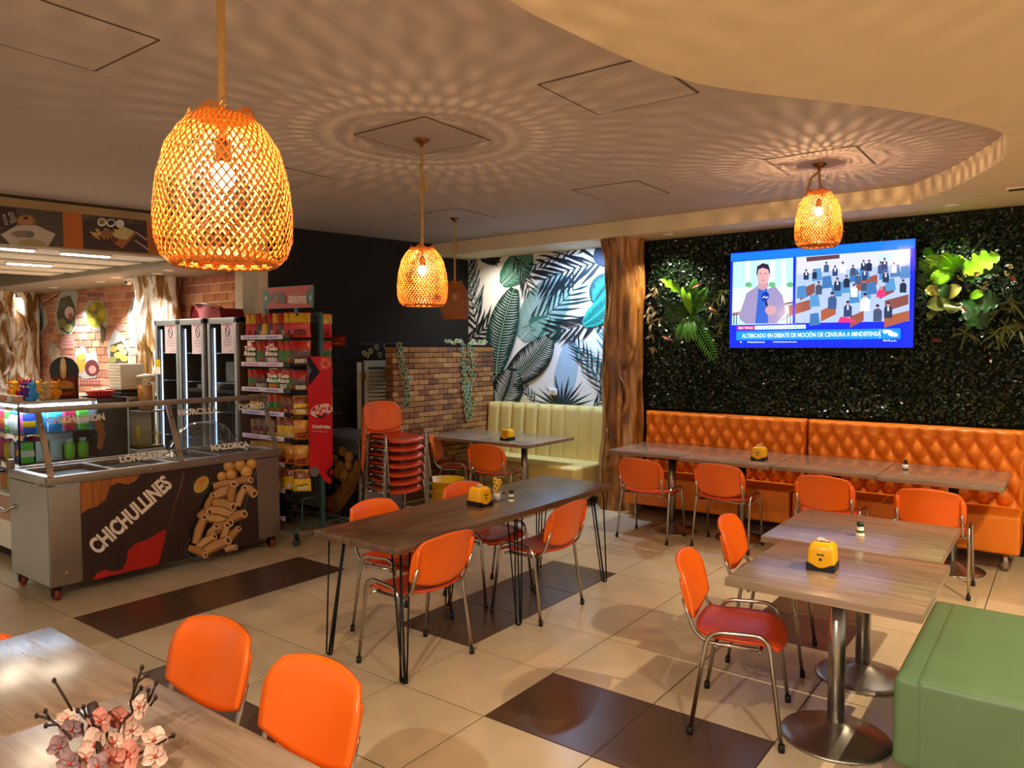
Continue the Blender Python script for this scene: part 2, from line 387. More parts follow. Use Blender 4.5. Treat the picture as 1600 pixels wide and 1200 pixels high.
# ------------------------------------------------------------------ stacking chairs
M_ORSEAT = mat('orange_red_plastic', '#d84a1c', .3, vary=.05)
def squ(a, b, k): return a * math.sqrt(max(0, 1 - k * b * b / 2)), b * math.sqrt(max(0, 1 - k * a * a / 2))
def make_chair(label, group=None):
    t = thing('stacking_chair', label, 'chair', group=group)
    def seat(a, b):
        x, y = squ(a, b, .55); wf = .225 + .008 * a
        z = .448 + .012 * y * y * 1.6 - .006 * (1 - x * x) + (-.03 * max(0, a - .55) ** 2 / .2 if a > .55 else 0) + (.014 * max(0, -a - .5) ** 2 / .25)
        return (x * .21 - .005, y * wf, z), (.05 * a, -.06 * b, 1)
    MB().shell(seat, 16, 16, .016, M_ORSEAT).build('seat', t)
    def back(a, b):
        x, y = squ(a, b, .72 if a > 0 else .16)     # a: bottom..top, b: across
        z = .664 + x * .126
        if a < 0: z -= .05 * (1 - b * b) * (-a)
        return (-.225 - (z - .5) * .26 + .04 * y * y + .012 * max(0, a) ** 3 * -1, y * .232, z), (1, -.3 * b, .26)
    bk = MB().shell(back, 16, 16, .015, M_ORANGE)
    for s in (-1, 1):      # sleeves the posts slide into
        bk.tube([(-.21 - (z - .5) * .26 + .006, s * .207, z) for z in (.56, .6, .68, .72)], [.013, .015, .015, .012], M_ORANGE, 8)
    bk.build('backrest', t)
    for s in (-1, 1):
        MB().tube(fillet([(.2, s * .258, .012), (.135, s * .244, .508), (-.13, s * .244, .494), (-.205, s * .258, .012)], .07, 6), .0105, M_CHROME, 8).build('leg_frame', t)
        MB().tube(fillet([(.09, s * .205, .428), (-.185, s * .212, .428), (-.25, s * .207, .62)], .1, 6), .010, M_CHROME, 8).build('back_post', t)
        for x, q in ((.2, .144), (-.205, .168)):
            MB().tube([(x, s * .258, 0), (x * .995, s * .2575, .035)], .0145, M_RUBBER, 8).build('foot_cap', t)
    for x in (.1, -.1): MB().tube([(x, -.238, .425), (x, .238, .425)], .008, M_CHROME, 6).build('crossbar', t)
    return t
ch0 = None
def chair(x, y, head, label, group=None, z=0):
    global ch0
    if ch0 is None: ch0 = make_chair(label, group); ch0.location = (x, y, z); ch0.rotation_euler = (0, 0, R(head)); return ch0
    c = dup(ch0, (x, y, z), R(head), label)
    if group: c['group'] = group
    elif 'group' in c: del c['group']
    return c
oc = 'orange plastic chair with chrome legs '
chair(-1.233, 3.521, 13.5, oc + 'pulled out beside the oak dispenser table')
chair(-1.355, 4.39, 7.7, oc + 'tucked under the oak shaker table')
chair(-3.0, 3.075, 176, oc + 'across the dark table from the cart, at its end')
chair(-2.905, 4.18, 180, oc + 'across the dark table from the cart, mid table')
chair(-3.43, 3.405, 4, oc + 'on the cart side of the dark table end')
chair(-3.38, 4.24, -3.5, oc + 'behind the napkin dispenser on the dark table')
for x, y, h, s in ((-3.165, 6.46, 90, 'at the wall table beside the tree trunk column'), (-2.46, 6.58, 91, 'before the napkin dispenser of the wall table'),
                   (-1.55, 6.5, 90, 'third from the tree trunk column'), (-.79, 6.36, 91, 'at the wall table end with the bottle')):
    chair(x, y, h, oc + s)
chair(-5.0, 6.4, 100, oc + 'at the yellow bench table, beside the table pole')
chair(-5.68, 6.52, 30, oc + 'between the chair stack and the brick planter')
chair(-2.5, 1.25, 272, oc + 'facing the orchids, nearer the food cart')
chair(-1.91, 1.24, 270, oc + 'facing the orchids, farther from the food cart')
chair(-2.79, .845, 0, oc + 'at the end of the orchid table')
SX, SY, SH = -5.26, 5.12, -6
for k in range(7):
    chair(SX + .006 * k * math.cos(R(SH)), SY + .006 * k * math.sin(R(SH)), SH,
          ['bottom', 'second from the bottom', 'third from the bottom', 'middle', 'third from the top', 'second from the top', 'topmost'][k] + ' orange chair in the tall stack beside the snack rack', 'stacked orange chairs', z=.082 * k)

# ------------------------------------------------------------------ tables
def pedestal(x0, x1, y0, y1, z, label, px=None, py=None, grain=0, group=None):
    cx, cyy = (x0 + x1) / 2, (y0 + y1) / 2; t = thing('pedestal_table', label, 'table', (cx if px is None else px, cyy if py is None else py, 0), group=group)
    ox, oy = t.location.x, t.location.y
    o = MB().box((x0 - cx, y0 - cyy, -.036), (x1 - cx, y1 - cyy, 0), M_WOODL, .003, seg=2).build('table_top', t, (cx - ox, cyy - oy, z))
    MB().box((-.16, -.16, z - .05), (.16, .16, z - .036), M_BLKM).build('top_plate', t)
    MB().lathe([(.0375, .07), (.0375, z - .05)], M_STEEL, 24).build('pole', t)
    MB().lathe([(.24, 0), (.242, .006), (.236, .012), (.2, .02), (.1, .05), (.055, .072), (.04, .082)], M_STEEL, 40).build('base', t)
    return t
pt = 'oak laminate pedestal table '
pedestal(-1.215, -.425, 3.22, 4.06, .77, pt + 'with the large yellow napkin dispenser, beside the green bench', -.82, 3.6)
pedestal(-1.335, -.47, 4.075, 4.94, .77, pt + 'with a green topped shaker, pushed against the dispenser table', -.86, 4.36)
pedestal(-3.75, -2.95, 6.64, 7.47, .77, pt + 'at the wall, beside the tree trunk column', -3.12, 6.82)
pedestal(-2.94, -2.09, 6.56, 7.46, .77, pt + 'at the wall, carrying a napkin dispenser', -2.45, 6.92)
pedestal(-2.08, -1.235, 6.6, 7.46, .77, pt + 'at the wall, bare, below the television', -1.6, 6.9)
pedestal(-1.225, -.355, 6.55, 7.46, .77, pt + 'at the wall, carrying the small dark topped bottle', -.72, 6.95)
pedestal(-5.36, -4.6, 6.42, 7.36, .77, pt + 'in front of the yellow bench, with napkin dispenser', -5.02, 6.95)
pedestal(-6.13, -5.37, 6.42, 7.36, .77, pt + 'wedged between the yellow bench and brick planter', -5.75, 6.95)
pedestal(-3.0, -2.24, .36, 1.15, .77, pt + 'nearest the food cart, half under the orchids', -2.33, .75)
pedestal(-2.235, -1.3, .36, 1.15, .77, pt + 'under the orchids, away from the food cart')
# long dark table on hairpin legs
t = thing('hairpin_table', 'long dark walnut table on black hairpin legs', 'table', (-3.11, 3.87, 0))
MB().box((-.335, -1.165, -.04), (.335, 1.155, 0), M_WOODD, .003).build('table_top', t, (0, 0, .76))
for sx in (-1, 1):
    for y, dy in ((-1.09, 1), (-.05, 0), (1.06, -1)):
        h = MB(); ox = sx * .29; fx, fy = sx * .305, y - dy * .0
        for (ax, ay), (bx, by) in (((ox, y), (ox - sx * .1, y + (dy or 1) * .03)), ((ox - sx * .03, y + (dy or 1) * .1), (ox - sx * .06, y + (dy or 1) * .06))):
            top1, top2 = Vector((ax, ay, .72)), Vector((bx, by, .72)); ft = Vector((fx, fy, .006)); off = (top2 - top1).normalized() * .018
            h.tube(fillet([top1, ft - off + Vector((0, 0, .01)), ft + off + Vector((0, 0, .01)), top2], .016, 4), .0052, M_BLKM, 6)
        h.box((ox - .12 if sx > 0 else ox - .02, y - .03, .715), (ox + .02 if sx > 0 else ox + .12, y + .03, .72), M_BLKM); h.build('hairpin_leg', t)

# ------------------------------------------------------------------ benches
M_ORL = mat('orange_leather', '#ea7f1e', .33, spec=.5, bump=.06, bscale=180)
M_YEL = mat('yellow_leather', '#e4cd80', .38, spec=.5, bump=.05, bscale=160)
M_GRN = mat('green_leather', '#5f7d58', .36, spec=.5, bump=.06, bscale=150, vary=.08)
def tufted(name, label, x0, x1, zt, yf, yb, seatf):
    t = thing(name, label, 'bench', ((x0 + x1) / 2, yf, 0)); W = x1 - x0; n = round(W / .148); px_ = W / n; pz_ = .118
    btn = [((i + (.5 if r % 2 == 0 else 0)) * px_, zt - .1 - r * pz_) for r in range(6) for i in range(n + 1) if (r % 2 == 0 and i < n) or (r % 2 and 0 < i < n)]
    def dep(x, z):
        # diamond pads between buttons
        u = x / px_; vv = (zt - .1 - z) / pz_
        if vv < 0: top = 1
        a = (u - .5) + vv / 2; b = (u - .5) - vv / 2
        fa, fb = abs(a - round(a)), abs(b - round(b))
        if vv < 0:
            f = min(1, abs(u - .5 - round(u - .5)) * 2.6); e = min(1, -vv * pz_ / .1)
            base = .06 * (f ** .5 * (1 - e) + e)
        else: base = .066 * (math.sin(math.pi * ((a + 100) % 1)) * math.sin(math.pi * ((b + 100) % 1))) ** .42
        r = min(1, (zt - z) / .03); rs = min(1, x / .03, (W - x) / .03)
        return base * max(0, r) ** .5 * max(0, rs) ** .5
    nx = int(W / .0115); nz = int((zt - .44) / .0115)
    b = MB().grid(lambda u, v: (x0 + u * W, yf + .05 - dep(u * W, zt - v * (zt - .42)), zt - v * (zt - .42)), nx, nz, M_ORL)
    b.box((x0, yf + .046, .3), (x1, yb, zt - .003), M_ORL, .01)
    bk = b.build('backrest', t); bk.matrix_parent_inverse = Matrix.Translation((-t.location.x, -t.location.y, 0))
    for x, z in btn:
        if z > .47:
            o = MB().ball((0, 0, 0), (.011, .007, .011), M_ORL, 5, 8).build('button', t) if not hasattr(tufted, 'b') else None
            if o is not None: tufted.b = o
            else: o = tufted.b.copy(); COL.objects.link(o); o.parent = t
            o.location = (x0 + x - t.location.x, .038, z)
    MB().box((x0, seatf, .15), (x1, yf + .03, .46), M_ORL, .028, seg=4).build('seat', t, (-t.location.x, -t.location.y, 0))
    for x in (x0 + .1, x1 - .1):
        for y in (seatf + .09, yf): MB().lathe([(.024, 0), (.024, .155)], M_CHROME, 14).build('leg', t, (x - t.location.x, y - t.location.y, 0))
    return t
tufted('tufted_bench', 'orange button tufted bench below the television, next to the tree trunk column', -3.79, -2.06, 1.11, 7.55, 7.7, 7.08)
tufted('tufted_bench', 'orange button tufted bench along the green wall with its free end past the last table', -2.035, -.27, 1.11, 7.55, 7.7, 7.08)
t = thing('channel_bench', 'pale yellow bench with vertical channel backrest below the leaf mural', 'bench', (-5.25, 7.4, 0))
x0, x1 = -6.17, -4.36; W = x1 - x0; n = 9; b = MB()
def chd(u):
    f = (u * n) % 1; return .035 * (1 - abs(2 * f - 1) ** 5)
b.grid(lambda u, v: (x0 + u * W, 7.68 - chd(u) * min(1, (v + .003) * 14) ** .5 + .05 * (1 - v), 1.1 - v * .66), 108, 24, M_YEL)
b.box((x0, 7.735, .1), (x1, 7.88, 1.098), M_YEL, .01); b.box((x1 - .02, 7.64, .1), (x1, 7.74, 1.08), M_YEL, .008)
b.build('backrest', t, (5.25, -7.4, 0)); MB().box((x0, 7.02, .06), (x1 - .03, 7.7, .46), M_YEL, .04, seg=4).build('seat', t, (5.25, -7.4, 0))
t = thing('padded_bench', 'sage green leather bench on metal legs beside the oak tables', 'bench', (-.2, 3.9, 0))
MB().box((-.535, 3.3, .1), (.12, 4.47, .47), M_GRN, .03, seg=4).build('seat', t, (.2, -3.9, 0))
MB().box((-.46, 3.297, .1), (.118, 4.44, .476), M_GRN, .034, seg=4).build('cushion', t, (.2, -3.9, 0))
for x in (-.45, .04):
    for y in (3.4, 4.38): MB().lathe([(.022, 0), (.022, .11)], M_CHROME, 14).build('leg', t, (x + .2, y - 3.9, 0))
# ------------------------------------------------------------------ woven pendant lamps
M_CANE = mat('woven_cane', '#d8842a', .5, spec=.3); M_CANEI = mat('cane_rim', '#c9742a', .55)
def cane_mat(name, col, tr):
    m_ = bpy.data.materials.new(name); m_.use_nodes = True; nt = m_.node_tree; b = nt.nodes['Principled BSDF']; b.inputs['Base Color'].default_value = lin(col); b.inputs['Roughness'].default_value = .5
    t_ = nt.nodes.new('ShaderNodeBsdfTranslucent'); t_.inputs[0].default_value = lin(col); mx = nt.nodes.new('ShaderNodeMixShader'); mx.inputs[0].default_value = tr
    nt.links.new(b.outputs[0], mx.inputs[1]); nt.links.new(t_.outputs[0], mx.inputs[2]); nt.links.new(mx.outputs[0], nt.nodes['Material Output'].inputs[0]); return m_
M_CANE = cane_mat('woven_cane_strip', '#b0661a', .03)
M_ROPE = mat('jute_rope', '#b98f55', .85, bump=.4, bscale=120)
M_BRONZE = mat('bronze', '#8a6038', .3, 1)
M_FIL = mat('lit_filament', '#ffd9a0', emit=13300, ecol='#ffd09c')
def bulb_mat():
    m_ = bpy.data.materials.new('lit_bulb_glass'); m_.use_nodes = True; nt = m_.node_tree; nt.nodes.remove(nt.nodes['Principled BSDF']); t_ = nt.nodes.new('ShaderNodeBsdfTransparent'); e_ = nt.nodes.new('ShaderNodeEmission'); e_.inputs[0].default_value = lin('#ffd9a0'); e_.inputs[1].default_value = 6; a_ = nt.nodes.new('ShaderNodeAddShader')
    nt.links.new(t_.outputs[0], a_.inputs[0]); nt.links.new(e_.outputs[0], a_.inputs[1]); nt.links.new(a_.outputs[0], nt.nodes['Material Output'].inputs[0]); return m_
M_BULB = bulb_mat(); M_BULB0 = mat('unlit_bulb', '#d8d2c4', .2)
def shade_r(t):   # t 0 bottom .. 1 top
    pts = [(0, .13), (.06, .153), (.17, .166), (.33, .168), (.52, .161), (.75, .141), (.88, .111), (.96, .085), (1, .077)]
    for (a, ra), (b, rb) in zip(pts, pts[1:]):
        if t <= b: f = (t - a) / (b - a); f = f * f * (3 - 2 * f) * .5 + f * .5; return ra + (rb - ra) * f
    return pts[-1][1]
def pendant(x, y, zb, zt, zc, label, lit=True, knot=True, loop=False, dia=.336):
    t = thing('pendant_lamp', label, 'lamp', (x, y, zc)); H = zt - zb; k = dia / .336
    s = MB(); N = 48; S = 18; w_ = .0030
    for d in (-1, 1):
        for i in range(N):
            L = []; Rr = []
            for j in range(S + 1):
                tt = j / S; a = 2 * math.pi * i / N + d * tt * 1.75; r = shade_r(tt) * k + d * .0012
                da = w_ / max(r, .02); z = zb + tt * H - zc
                if tt > .97: z += .012 * math.sin(a * 5)
                L.append((r * math.cos(a - da), r * math.sin(a - da), z)); Rr.append((r * math.cos(a + da), r * math.sin(a + da), z))
            s.add(L + Rr, [(q, q + 1, S + 2 + q, S + 1 + q) for q in range(S)], M_CANE)
    s.build('woven_shade', t)
    rim = MB()                                   # braided inward rim
    for d in (-1, 1):
        rim.tube([((.122 * k + .006 * math.cos(q * 1.9 * d)) * math.cos(2 * math.pi * q / 60), (.122 * k + .006 * math.cos(q * 1.9 * d)) * math.sin(2 * math.pi * q / 60), zb - zc + .004 + .006 * math.sin(q * 1.9 * d)) for q in range(60)], .006, M_CANE, 6, closed=True)
    rim.grid(lambda u, v: ((.128 - .024 * v) * k * math.cos(2 * math.pi * u), (.128 - .024 * v) * k * math.sin(2 * math.pi * u), zb - zc + .002 + .03 * v), 40, 3, M_CANE)
    rim.build('shade_rim', t)
    zr = zt - zc
    def rope(p, nm='rope'):
        m = MB(); P = fillet(p, .05, 4); 
        m.tube(P, .0085, M_ROPE, 8); L = 0; Q = [[], [], []]
        for a, b in zip(P, P[1:]):
            n_ = max(1, int((b - a).length / .006))
            for j in range(n_):
                c = a.lerp(b, j / n_); L += (b - a).length / n_; dx = (b - a).normalized(); u = dx.orthogonal().normalized(); v = dx.cross(u)
                for e in range(3): an = L * 120 + e * 2.094; Q[e].append(c + (u * math.cos(an) + v * math.sin(an)) * .0062)
        for q in Q: m.tube(q[::2], .0062, M_ROPE, 5)
        m.build(nm, t)
    if not loop: rope([(0, 0, -.05), (0, 0, zr - .12)])
    else:
        rope([(0, 0, -.05), (.004, 0, zr + .05), (.03, 0, zr - .05)]); rope([(0, 0, -.06), (-.045, -.035, -.1), (-.075, -.05, -.2), (-.07, -.05, zr - .06)])
    if knot:
        rope([(.01, .008, -.32), (-.018, -.012, -.30), (-.012, .016, -.27), (.02, 0, -.25), (.02, .01, -.29), (.03, .02, -.34)], 'rope_knot')
    MB().lathe([(.05, 0), (.05, -.012), (.038, -.02), (.03, -.03), (.014, -.036), (.01, -.055)], M_BRONZE, 24).build('ceiling_rose', t)
    MB().lathe([(.004, zr - .06), (.02, zr - .07), (.02, zr - .12), (.016, zr - .125)], M_BLK, 16).build('socket', t)
    MB().ball((0, 0, zr - .155), (.029, .029, .034), M_BULB if lit else M_BULB0, 10, 16).build('bulb', t)
    if lit: MB().ball((0, 0, zr - .155), .0062, M_FIL, 8, 12).build('filament', t)
    MB().lathe([(.07 * k, zr - .012), (.07 * k, zr - .007), (.012, zr - .004)], M_CANEI, 24).build('shade_collar', t)
    return t
L1 = C0 + ray(350, 300) * 1.9
pendant(L1.x, L1.y, C0.z + (ray(350, 413) * 1.9).z, C0.z + (ray(350, 180) * 1.9).z, ZC, 'large lit woven cane pendant lamp with twisted rope, hanging toward the orchid table', knot=False)
pendant(-3.45, 3.62, 2.085, 2.474, ZC, 'lit woven cane pendant lamp with knotted rope above the dark table')
pendant(-5.22, 5.97, 2.12, 2.51, ZC, 'unlit woven cane pendant lamp before the leaf mural', lit=False, dia=.31)
pendant(-1.53, 5.87, 2.565, 2.98, ZC, 'lit woven cane pendant lamp hung short on a rope loop before the television', knot=False, loop=True)
pendant(.95, 2.1, 2.25, 2.64, ZS, 'lit woven cane pendant lamp under the yellow lit soffit beside the green bench')

# ------------------------------------------------------------------ things on the tables
M_NAP = mat('yellow_plastic', '#f2b40c', .25, spec=.5)
def dispenser(loc, rz, label):
    t = thing('napkin_dispenser', label, 'napkin dispenser', loc, rz)
    b = MB(); V = []; n = 12
    for i in range(n + 1):    # wavy black base
        x = -.062 + .124 * i / n; z = .026 + .01 * math.cos(i / n * 2 * math.pi)
        V += [(x, -.062, 0), (x, -.062, z), (x, .062, z), (x, .062, 0)]
    Fc = [(4 * i + j, 4 * i + 4 + j, 4 * i + 4 + (j + 1) % 4, 4 * i + (j + 1) % 4) for i in range(n) for j in range(4)] + [(0, 1, 2, 3), (4 * n + 3, 4 * n + 2, 4 * n + 1, 4 * n)]
    b.add(V, Fc, M_BLK).build('base', t)
    def sl(h, z, r=.016, n_=4):
        P = []
        for cx, cyy, a0 in ((h - r, h - r, 0), (-h + r, h - r, 90), (-h + r, -h + r, 180), (h - r, -h + r, 270)):
            for q in range(n_ + 1): a = R(a0 + 90 * q / n_); P.append((cx + r * math.cos(a), cyy + r * math.sin(a), z))
        return P
    rings = [sl(.06, .014), sl(.0595, .05), sl(.057, .095), sl(.053, .112), sl(.046, .122), sl(.035, .127)]; k = len(rings[0])
    Fc = [(i * k + j, i * k + (j + 1) % k, (i + 1) * k + (j + 1) % k, (i + 1) * k + j) for i in range(5) for j in range(k)] + [tuple(5 * k + j for j in range(k))]
    MB().add([p for r_ in rings for p in r_], Fc, M_NAP, True).build('body', t)
    m = MB(); m.prism([(-.032, -.006), (-.012, -.009), (0, -.014), (.012, -.009), (.032, -.006), (.032, .006), (.012, .009), (0, .014), (-.012, .009), (-.032, .006)], .1265, .1282, mat('slot_dark', '#4a1f0a', .6)); m.build('slot', t)
    n_ = MB(); n_.grid(lambda u, v: (-.025 + .05 * u, -.004 + .008 * math.sin(u * 3), .126 + .016 * v + .004 * math.sin(u * 5)), 6, 3, M_PAPER); n_.build('napkin', t)
    g = MB(); text(g, 'familia', M_BLK, (0, -.0595, .078), (.034, 0, 0), (0, .002, .011), .03)
    for q in range(10): pass
    g.add([(.007 * math.cos(R(36 * q)), -.0602, .055 + .007 * math.sin(R(36 * q))) for q in range(10)], [tuple(range(10))], M_BLK); g.build('logo', t)
    return t
dispenser((-.9, 3.64, .77), R(4), 'yellow napkin dispenser on the oak table beside the green bench')
dispenser((-2.27, 6.86, .77), R(2), 'yellow napkin dispenser on the long wall table')
dispenser((-5.06, 6.68, .77), R(0), 'yellow napkin dispenser on the yellow bench table')
dispenser((-3.11, 3.80, .76), R(84), 'yellow napkin dispenser on the dark table beside the flower pot')
M_SALT = mat('salt_plastic', '#ece6d8', .35); M_GCAP = mat('green_cap', '#12422f', .4)
def shaker(loc, label, cap, s=1.0):
    t = thing('salt_shaker', label, 'shaker', loc)
    MB().lathe([(.024 * s, 0), (.025 * s, .004), (.0215 * s, .009), (.0205 * s, .02), (.0165 * s, .056)], M_SALT, 20).build('bottle', t)
    MB().lathe([(.0208 * s, .0205), (.0185 * s, .037)], mat('leaf_label', '#2f6a2c', .5), 20).build('label_band', t)
    MB().lathe([(.0185 * s, .055), (.0185 * s, .07), (.014 * s, .078), (.004, .08)], cap, 20).build('cap', t)
shaker((-.895, 4.40, .77), 'small white salt shaker with green cap on the oak table', M_GCAP)
shaker((-3.02, 4.03, .76), 'small white salt shaker with green cap beside the flower pot', M_GCAP)
t = thing('sauce_bottle', 'small bottle with black cap and white label on the wall table', 'bottle', (-1.09, 7.05, .77))
MB().lathe([(.021, 0), (.023, .004), (.023, .052), (.014, .064)], mat('dark_glass', '#20160d', .15), 18).build('bottle', t)
MB().lathe([(.0235, .01), (.0235, .048)], M_PAPER, 18).build('paper_label', t); MB().lathe([(.013, .062), (.013, .082), (.008, .086)], M_BLK, 16).build('cap', t)
t = thing('flower_pot', 'small white pot of yellow flowers on the dark table', 'plant', (-3.12, 4.0, .76))
MB().lathe([(.026, 0), (.034, .055), (.03, .055), (.028, .045)], M_SALT, 20).build('pot', t)
YP = mat('yellow_petal', '#e8b93c', .6); DS = mat('dark_stem', '#2c3512', .7)
MB().tube([(0, 0, .045), (.006, 0, .085), (0, .004, .12)], .003, DS, 5).build('stem', t)
for k in range(3):
    a = k * 2.1; MB().add([(0, 0, .05), (.05 * math.cos(a + .4), .05 * math.sin(a + .4), .058), (.085 * math.cos(a), .085 * math.sin(a), .05), (.05 * math.cos(a - .4), .05 * math.sin(a - .4), .062)], [(0, 1, 2, 3)], mat('dark_leaf', '#28340f', .4)).build('leaf', t)
for k, (dx, dy, dz) in enumerate(((-.005, -.01, .135), (.012, -.012, .108), (.0, -.015, .085), (.015, .006, .125))):
    f = MB()
    for q in range(5):
        a = q * 1.2566; u = Vector((.7 * math.cos(a), -.15, math.sin(a))); f.ball((dx + u.x * .017, dy + u.y * .01, dz + u.z * .017), (.0125, .005, .0125), YP, 4, 8)
    f.ball((dx, dy - .008, dz), .005, DS, 4, 6); f.build('flower', t)
# orchids on the front table
t = thing('orchid_arrangement', 'pink silk orchids with dark budded twigs on the front oak table', 'flowers', (-2.03, .86, .77))
M_TWIG = mat('dark_twig', '#2a1512', .6); M_PET = mat('orchid_petal', '#f0c6ae', .6, vary=.25, vscale=30); M_PET2 = mat('orchid_pink', '#e0917c', .6, vary=.25, vscale=40); M_PETV = mat('orchid_mauve', '#a07a78', .6, vary=.2, vscale=30); M_LIP = mat('orchid_lip', '#b1452a', .5)
def oc_(cx, cyy, d):
    r_ = ray(40 + cx / 6.154, 1020 + cyy / 6.154); return C0 + r_ * min(d, (CAMH - .815) / -r_.z) - t.location
tw = [[(450, 560), (340, 370), (275, 265)], [(430, 830), (330, 710), (220, 630), (105, 605)], [(300, 690), (195, 700)], [(230, 640), (190, 560)], [(700, 810), (620, 680), (500, 555)], [(660, 720), (615, 600)], [(590, 640), (555, 520)],
      [(870, 810), (930, 660), (1040, 570), (1000, 490), (1060, 330), (1120, 140)], [(1040, 400), (1045, 260)], [(1030, 450), (1110, 340)], [(1080, 280), (1165, 215)], [(1180, 480), (1180, 360)], [(1190, 460), (1255, 290)], [(1200, 510), (1250, 430)], [(1080, 975), (1250, 890), (1420, 795)], [(560, 800), (540, 700)], [(520, 1050), (480, 990), (390, 1020)]]
for k, p in enumerate(tw):
    dd = 1.93 + .02 * math.sin(k * 2.3); P = [oc_(x, y, dd) for x, y in p]; m = MB(); m.tube(fillet(P, .02, 3), .0032, M_TWIG, 6); m.ball(P[-1], (.0055, .0055, .008), M_TWIG, 5, 8); m.build('twig', t)
MB().tube([(0, .02, 0), (.01, .02, .05), (0, .01, .1)], [.03, .022, .012], M_TWIG, 10).build('stem_base', t)
for k in range(3): MB().tube([oc_(700, 1000 + 30 * k, 1.95), (0.02 * k - .02, .02, .06)], .004, M_TWIG, 6).build('stem', t)
fl_ = [(400, 640, 95, 0, M_PET), (440, 740, 100, 2, M_PETV), (330, 900, 100, 1, M_PETV), (720, 650, 110, .4, M_PET2), (900, 620, 110, 2.6, M_PET2), (1100, 520, 105, .2, M_PET), (690, 880, 150, .9, M_PET), (860, 860, 90, 2, M_PET), (1020, 740, 100, 1.4, M_PET), (1235, 840, 110, .1, M_PET), (1000, 980, 120, .5, M_PET2), (1250, 990, 105, 1.1, M_PET), (580, 1010, 100, .3, M_PET), (830, 1010, 110, 1.8, M_PET2), (700, 1090, 100, 0, M_PETV), (430, 1060, 100, .7, M_PETV)]
VU, VR, VF = UPV, RT, FW
for k, (x, y, rad, rot, pm) in enumerate(fl_):
    c = oc_(x, y, 1.95 + .03 * math.sin(k * 1.7)); s = rad * 1.15 / 6.154 * 1.9 / F_; m = MB(); tilt = Vector((rnd.uniform(-.5, .5), rnd.uniform(-.5, .5), rnd.uniform(.0, .6))); nrm = (-VF * 1.0 + tilt * .6).normalized(); uu = VR.cross(nrm).cross(nrm).normalized() * -1; vv = nrm.cross(uu)
    for q in range(5):
        a = rot + q * 1.2566; wd = .62 if q in (1, 4) else .42; e = (uu * math.cos(a) + vv * math.sin(a)); g = nrm.cross(e)
        m.grid(lambda u_, v_: c + e * (s * (.05 + .95 * u_)) + g * (s * wd * (v_ * 2 - 1) * math.sin(math.pi * (u_ * .86 + .1)) ** .8) + nrm * (s * (.16 * u_ * u_ * (-1 if q % 2 else 1) + .14 * (v_ * 2 - 1) ** 2)), 6, 4, pm)
    m.ball(c + nrm * s * .12, s * .16, M_LIP, 6, 8); m.build('orchid_flower', t)
# ------------------------------------------------------------------ television
t = thing('television', 'large wall mounted television showing a blue framed news broadcast', 'television', (-1.98, 7.62, 1.8))
XL, XR, Z0, Z1, YT = -2.845, -1.13, 1.805, 2.797, 7.58
MB().box((XL, YT + .004, Z0), (XR, YT + .06, Z1), M_BLK, .008).build('housing', t, (1.98, -7.62, -1.8))
TVE = .82
def tv(h, k=1.0): return mat('screen_' + h[1:] + '_%g' % k, '#050505', .12, emit=TVE * k, ecol=h, spec=.3)
m = MB(); D = Draw(m, 1130, 365, 5.161, (0, YT, 0), (0, -1, 0), .0002)
m.box((XL + .006, YT, Z0 + .006), (XR - .006, YT + .004, Z1 - .006), tv('#0a24e0'))
D.poly([(62, 165), (1550, 40), (1545, 115), (580, 190), (62, 225)], tv('#1470f0'))
D.poly([(80, 230), (572, 193), (572, 725), (70, 738)], tv('#a9d6ea'))
for x in (180, 290, 380, 470): D.poly([(x, 222), (x + 38, 219), (x + 34, 440), (x - 2, 442)], tv('#d6e4f2'))
D.poly([(80, 440), (572, 425), (572, 560), (72, 640)], tv('#c9dcd6'))
for x in (205, 395, 540): D.disk(x, 412, 28, 22, tv('#5fa66a'))
D.poly([(72, 640), (572, 545), (572, 565), (72, 665)], tv('#9a7a78'))
for x in (90, 110, 520, 545): D.line([(x, 640), (x - 4, 735)], 7, tv('#101830'))
D.line([(510, 560), (572, 552)], 6, tv('#101830')); D.line([(470, 700), (572, 640)], 5, tv('#101830'))
D.poly([(130, 660), (190, 480), (280, 420), (350, 450), (420, 425), (480, 500), (505, 640), (430, 725), (180, 727), (135, 690)], tv('#8c82a8'))
D.poly([(285, 440), (355, 440), (350, 540), (365, 722), (258, 725), (275, 560)], tv('#2a58b8'))
D.poly([(285, 380), (360, 375), (365, 430), (325, 460), (280, 440)], tv('#b58a92')); D.disk(322, 335, 52, 72, tv('#c99a9c'))
D.poly([(268, 330), (275, 265), (320, 238), (365, 250), (380, 300), (376, 335), (364, 290), (320, 275), (285, 290), (276, 335)], tv('#241f33'))
for x in (302, 345): D.disk(x, 322, 7, 4, tv('#3a2f40'))
D.disk(322, 376, 14, 5, tv('#a0606a')); D.line([(322, 330), (318, 352)], 5, tv('#a87c80'))
D.disk(340, 510, 30, 42, tv('#0a2c9c'), rot=.4); D.line([(318, 520), (335, 505), (350, 522), (362, 508)], 7, tv('#e8f0ff')); D.line([(345, 545), (372, 640)], 16, tv('#15203a')); D.disk(385, 618, 46, 40, tv('#b88f98'))
D.poly([(590, 190), (1510, 122), (1500, 705), (580, 722)], tv('#9fb0d6'))
D.poly([(600, 190), (1510, 122), (1508, 240), (596, 330)], tv('#c2c4de')); D.poly([(672, 190), (940, 168), (940, 200), (674, 228)], tv('#5a3a40')); D.poly([(1255, 165), (1430, 152), (1428, 220), (1258, 240)], tv('#aac6e8'))
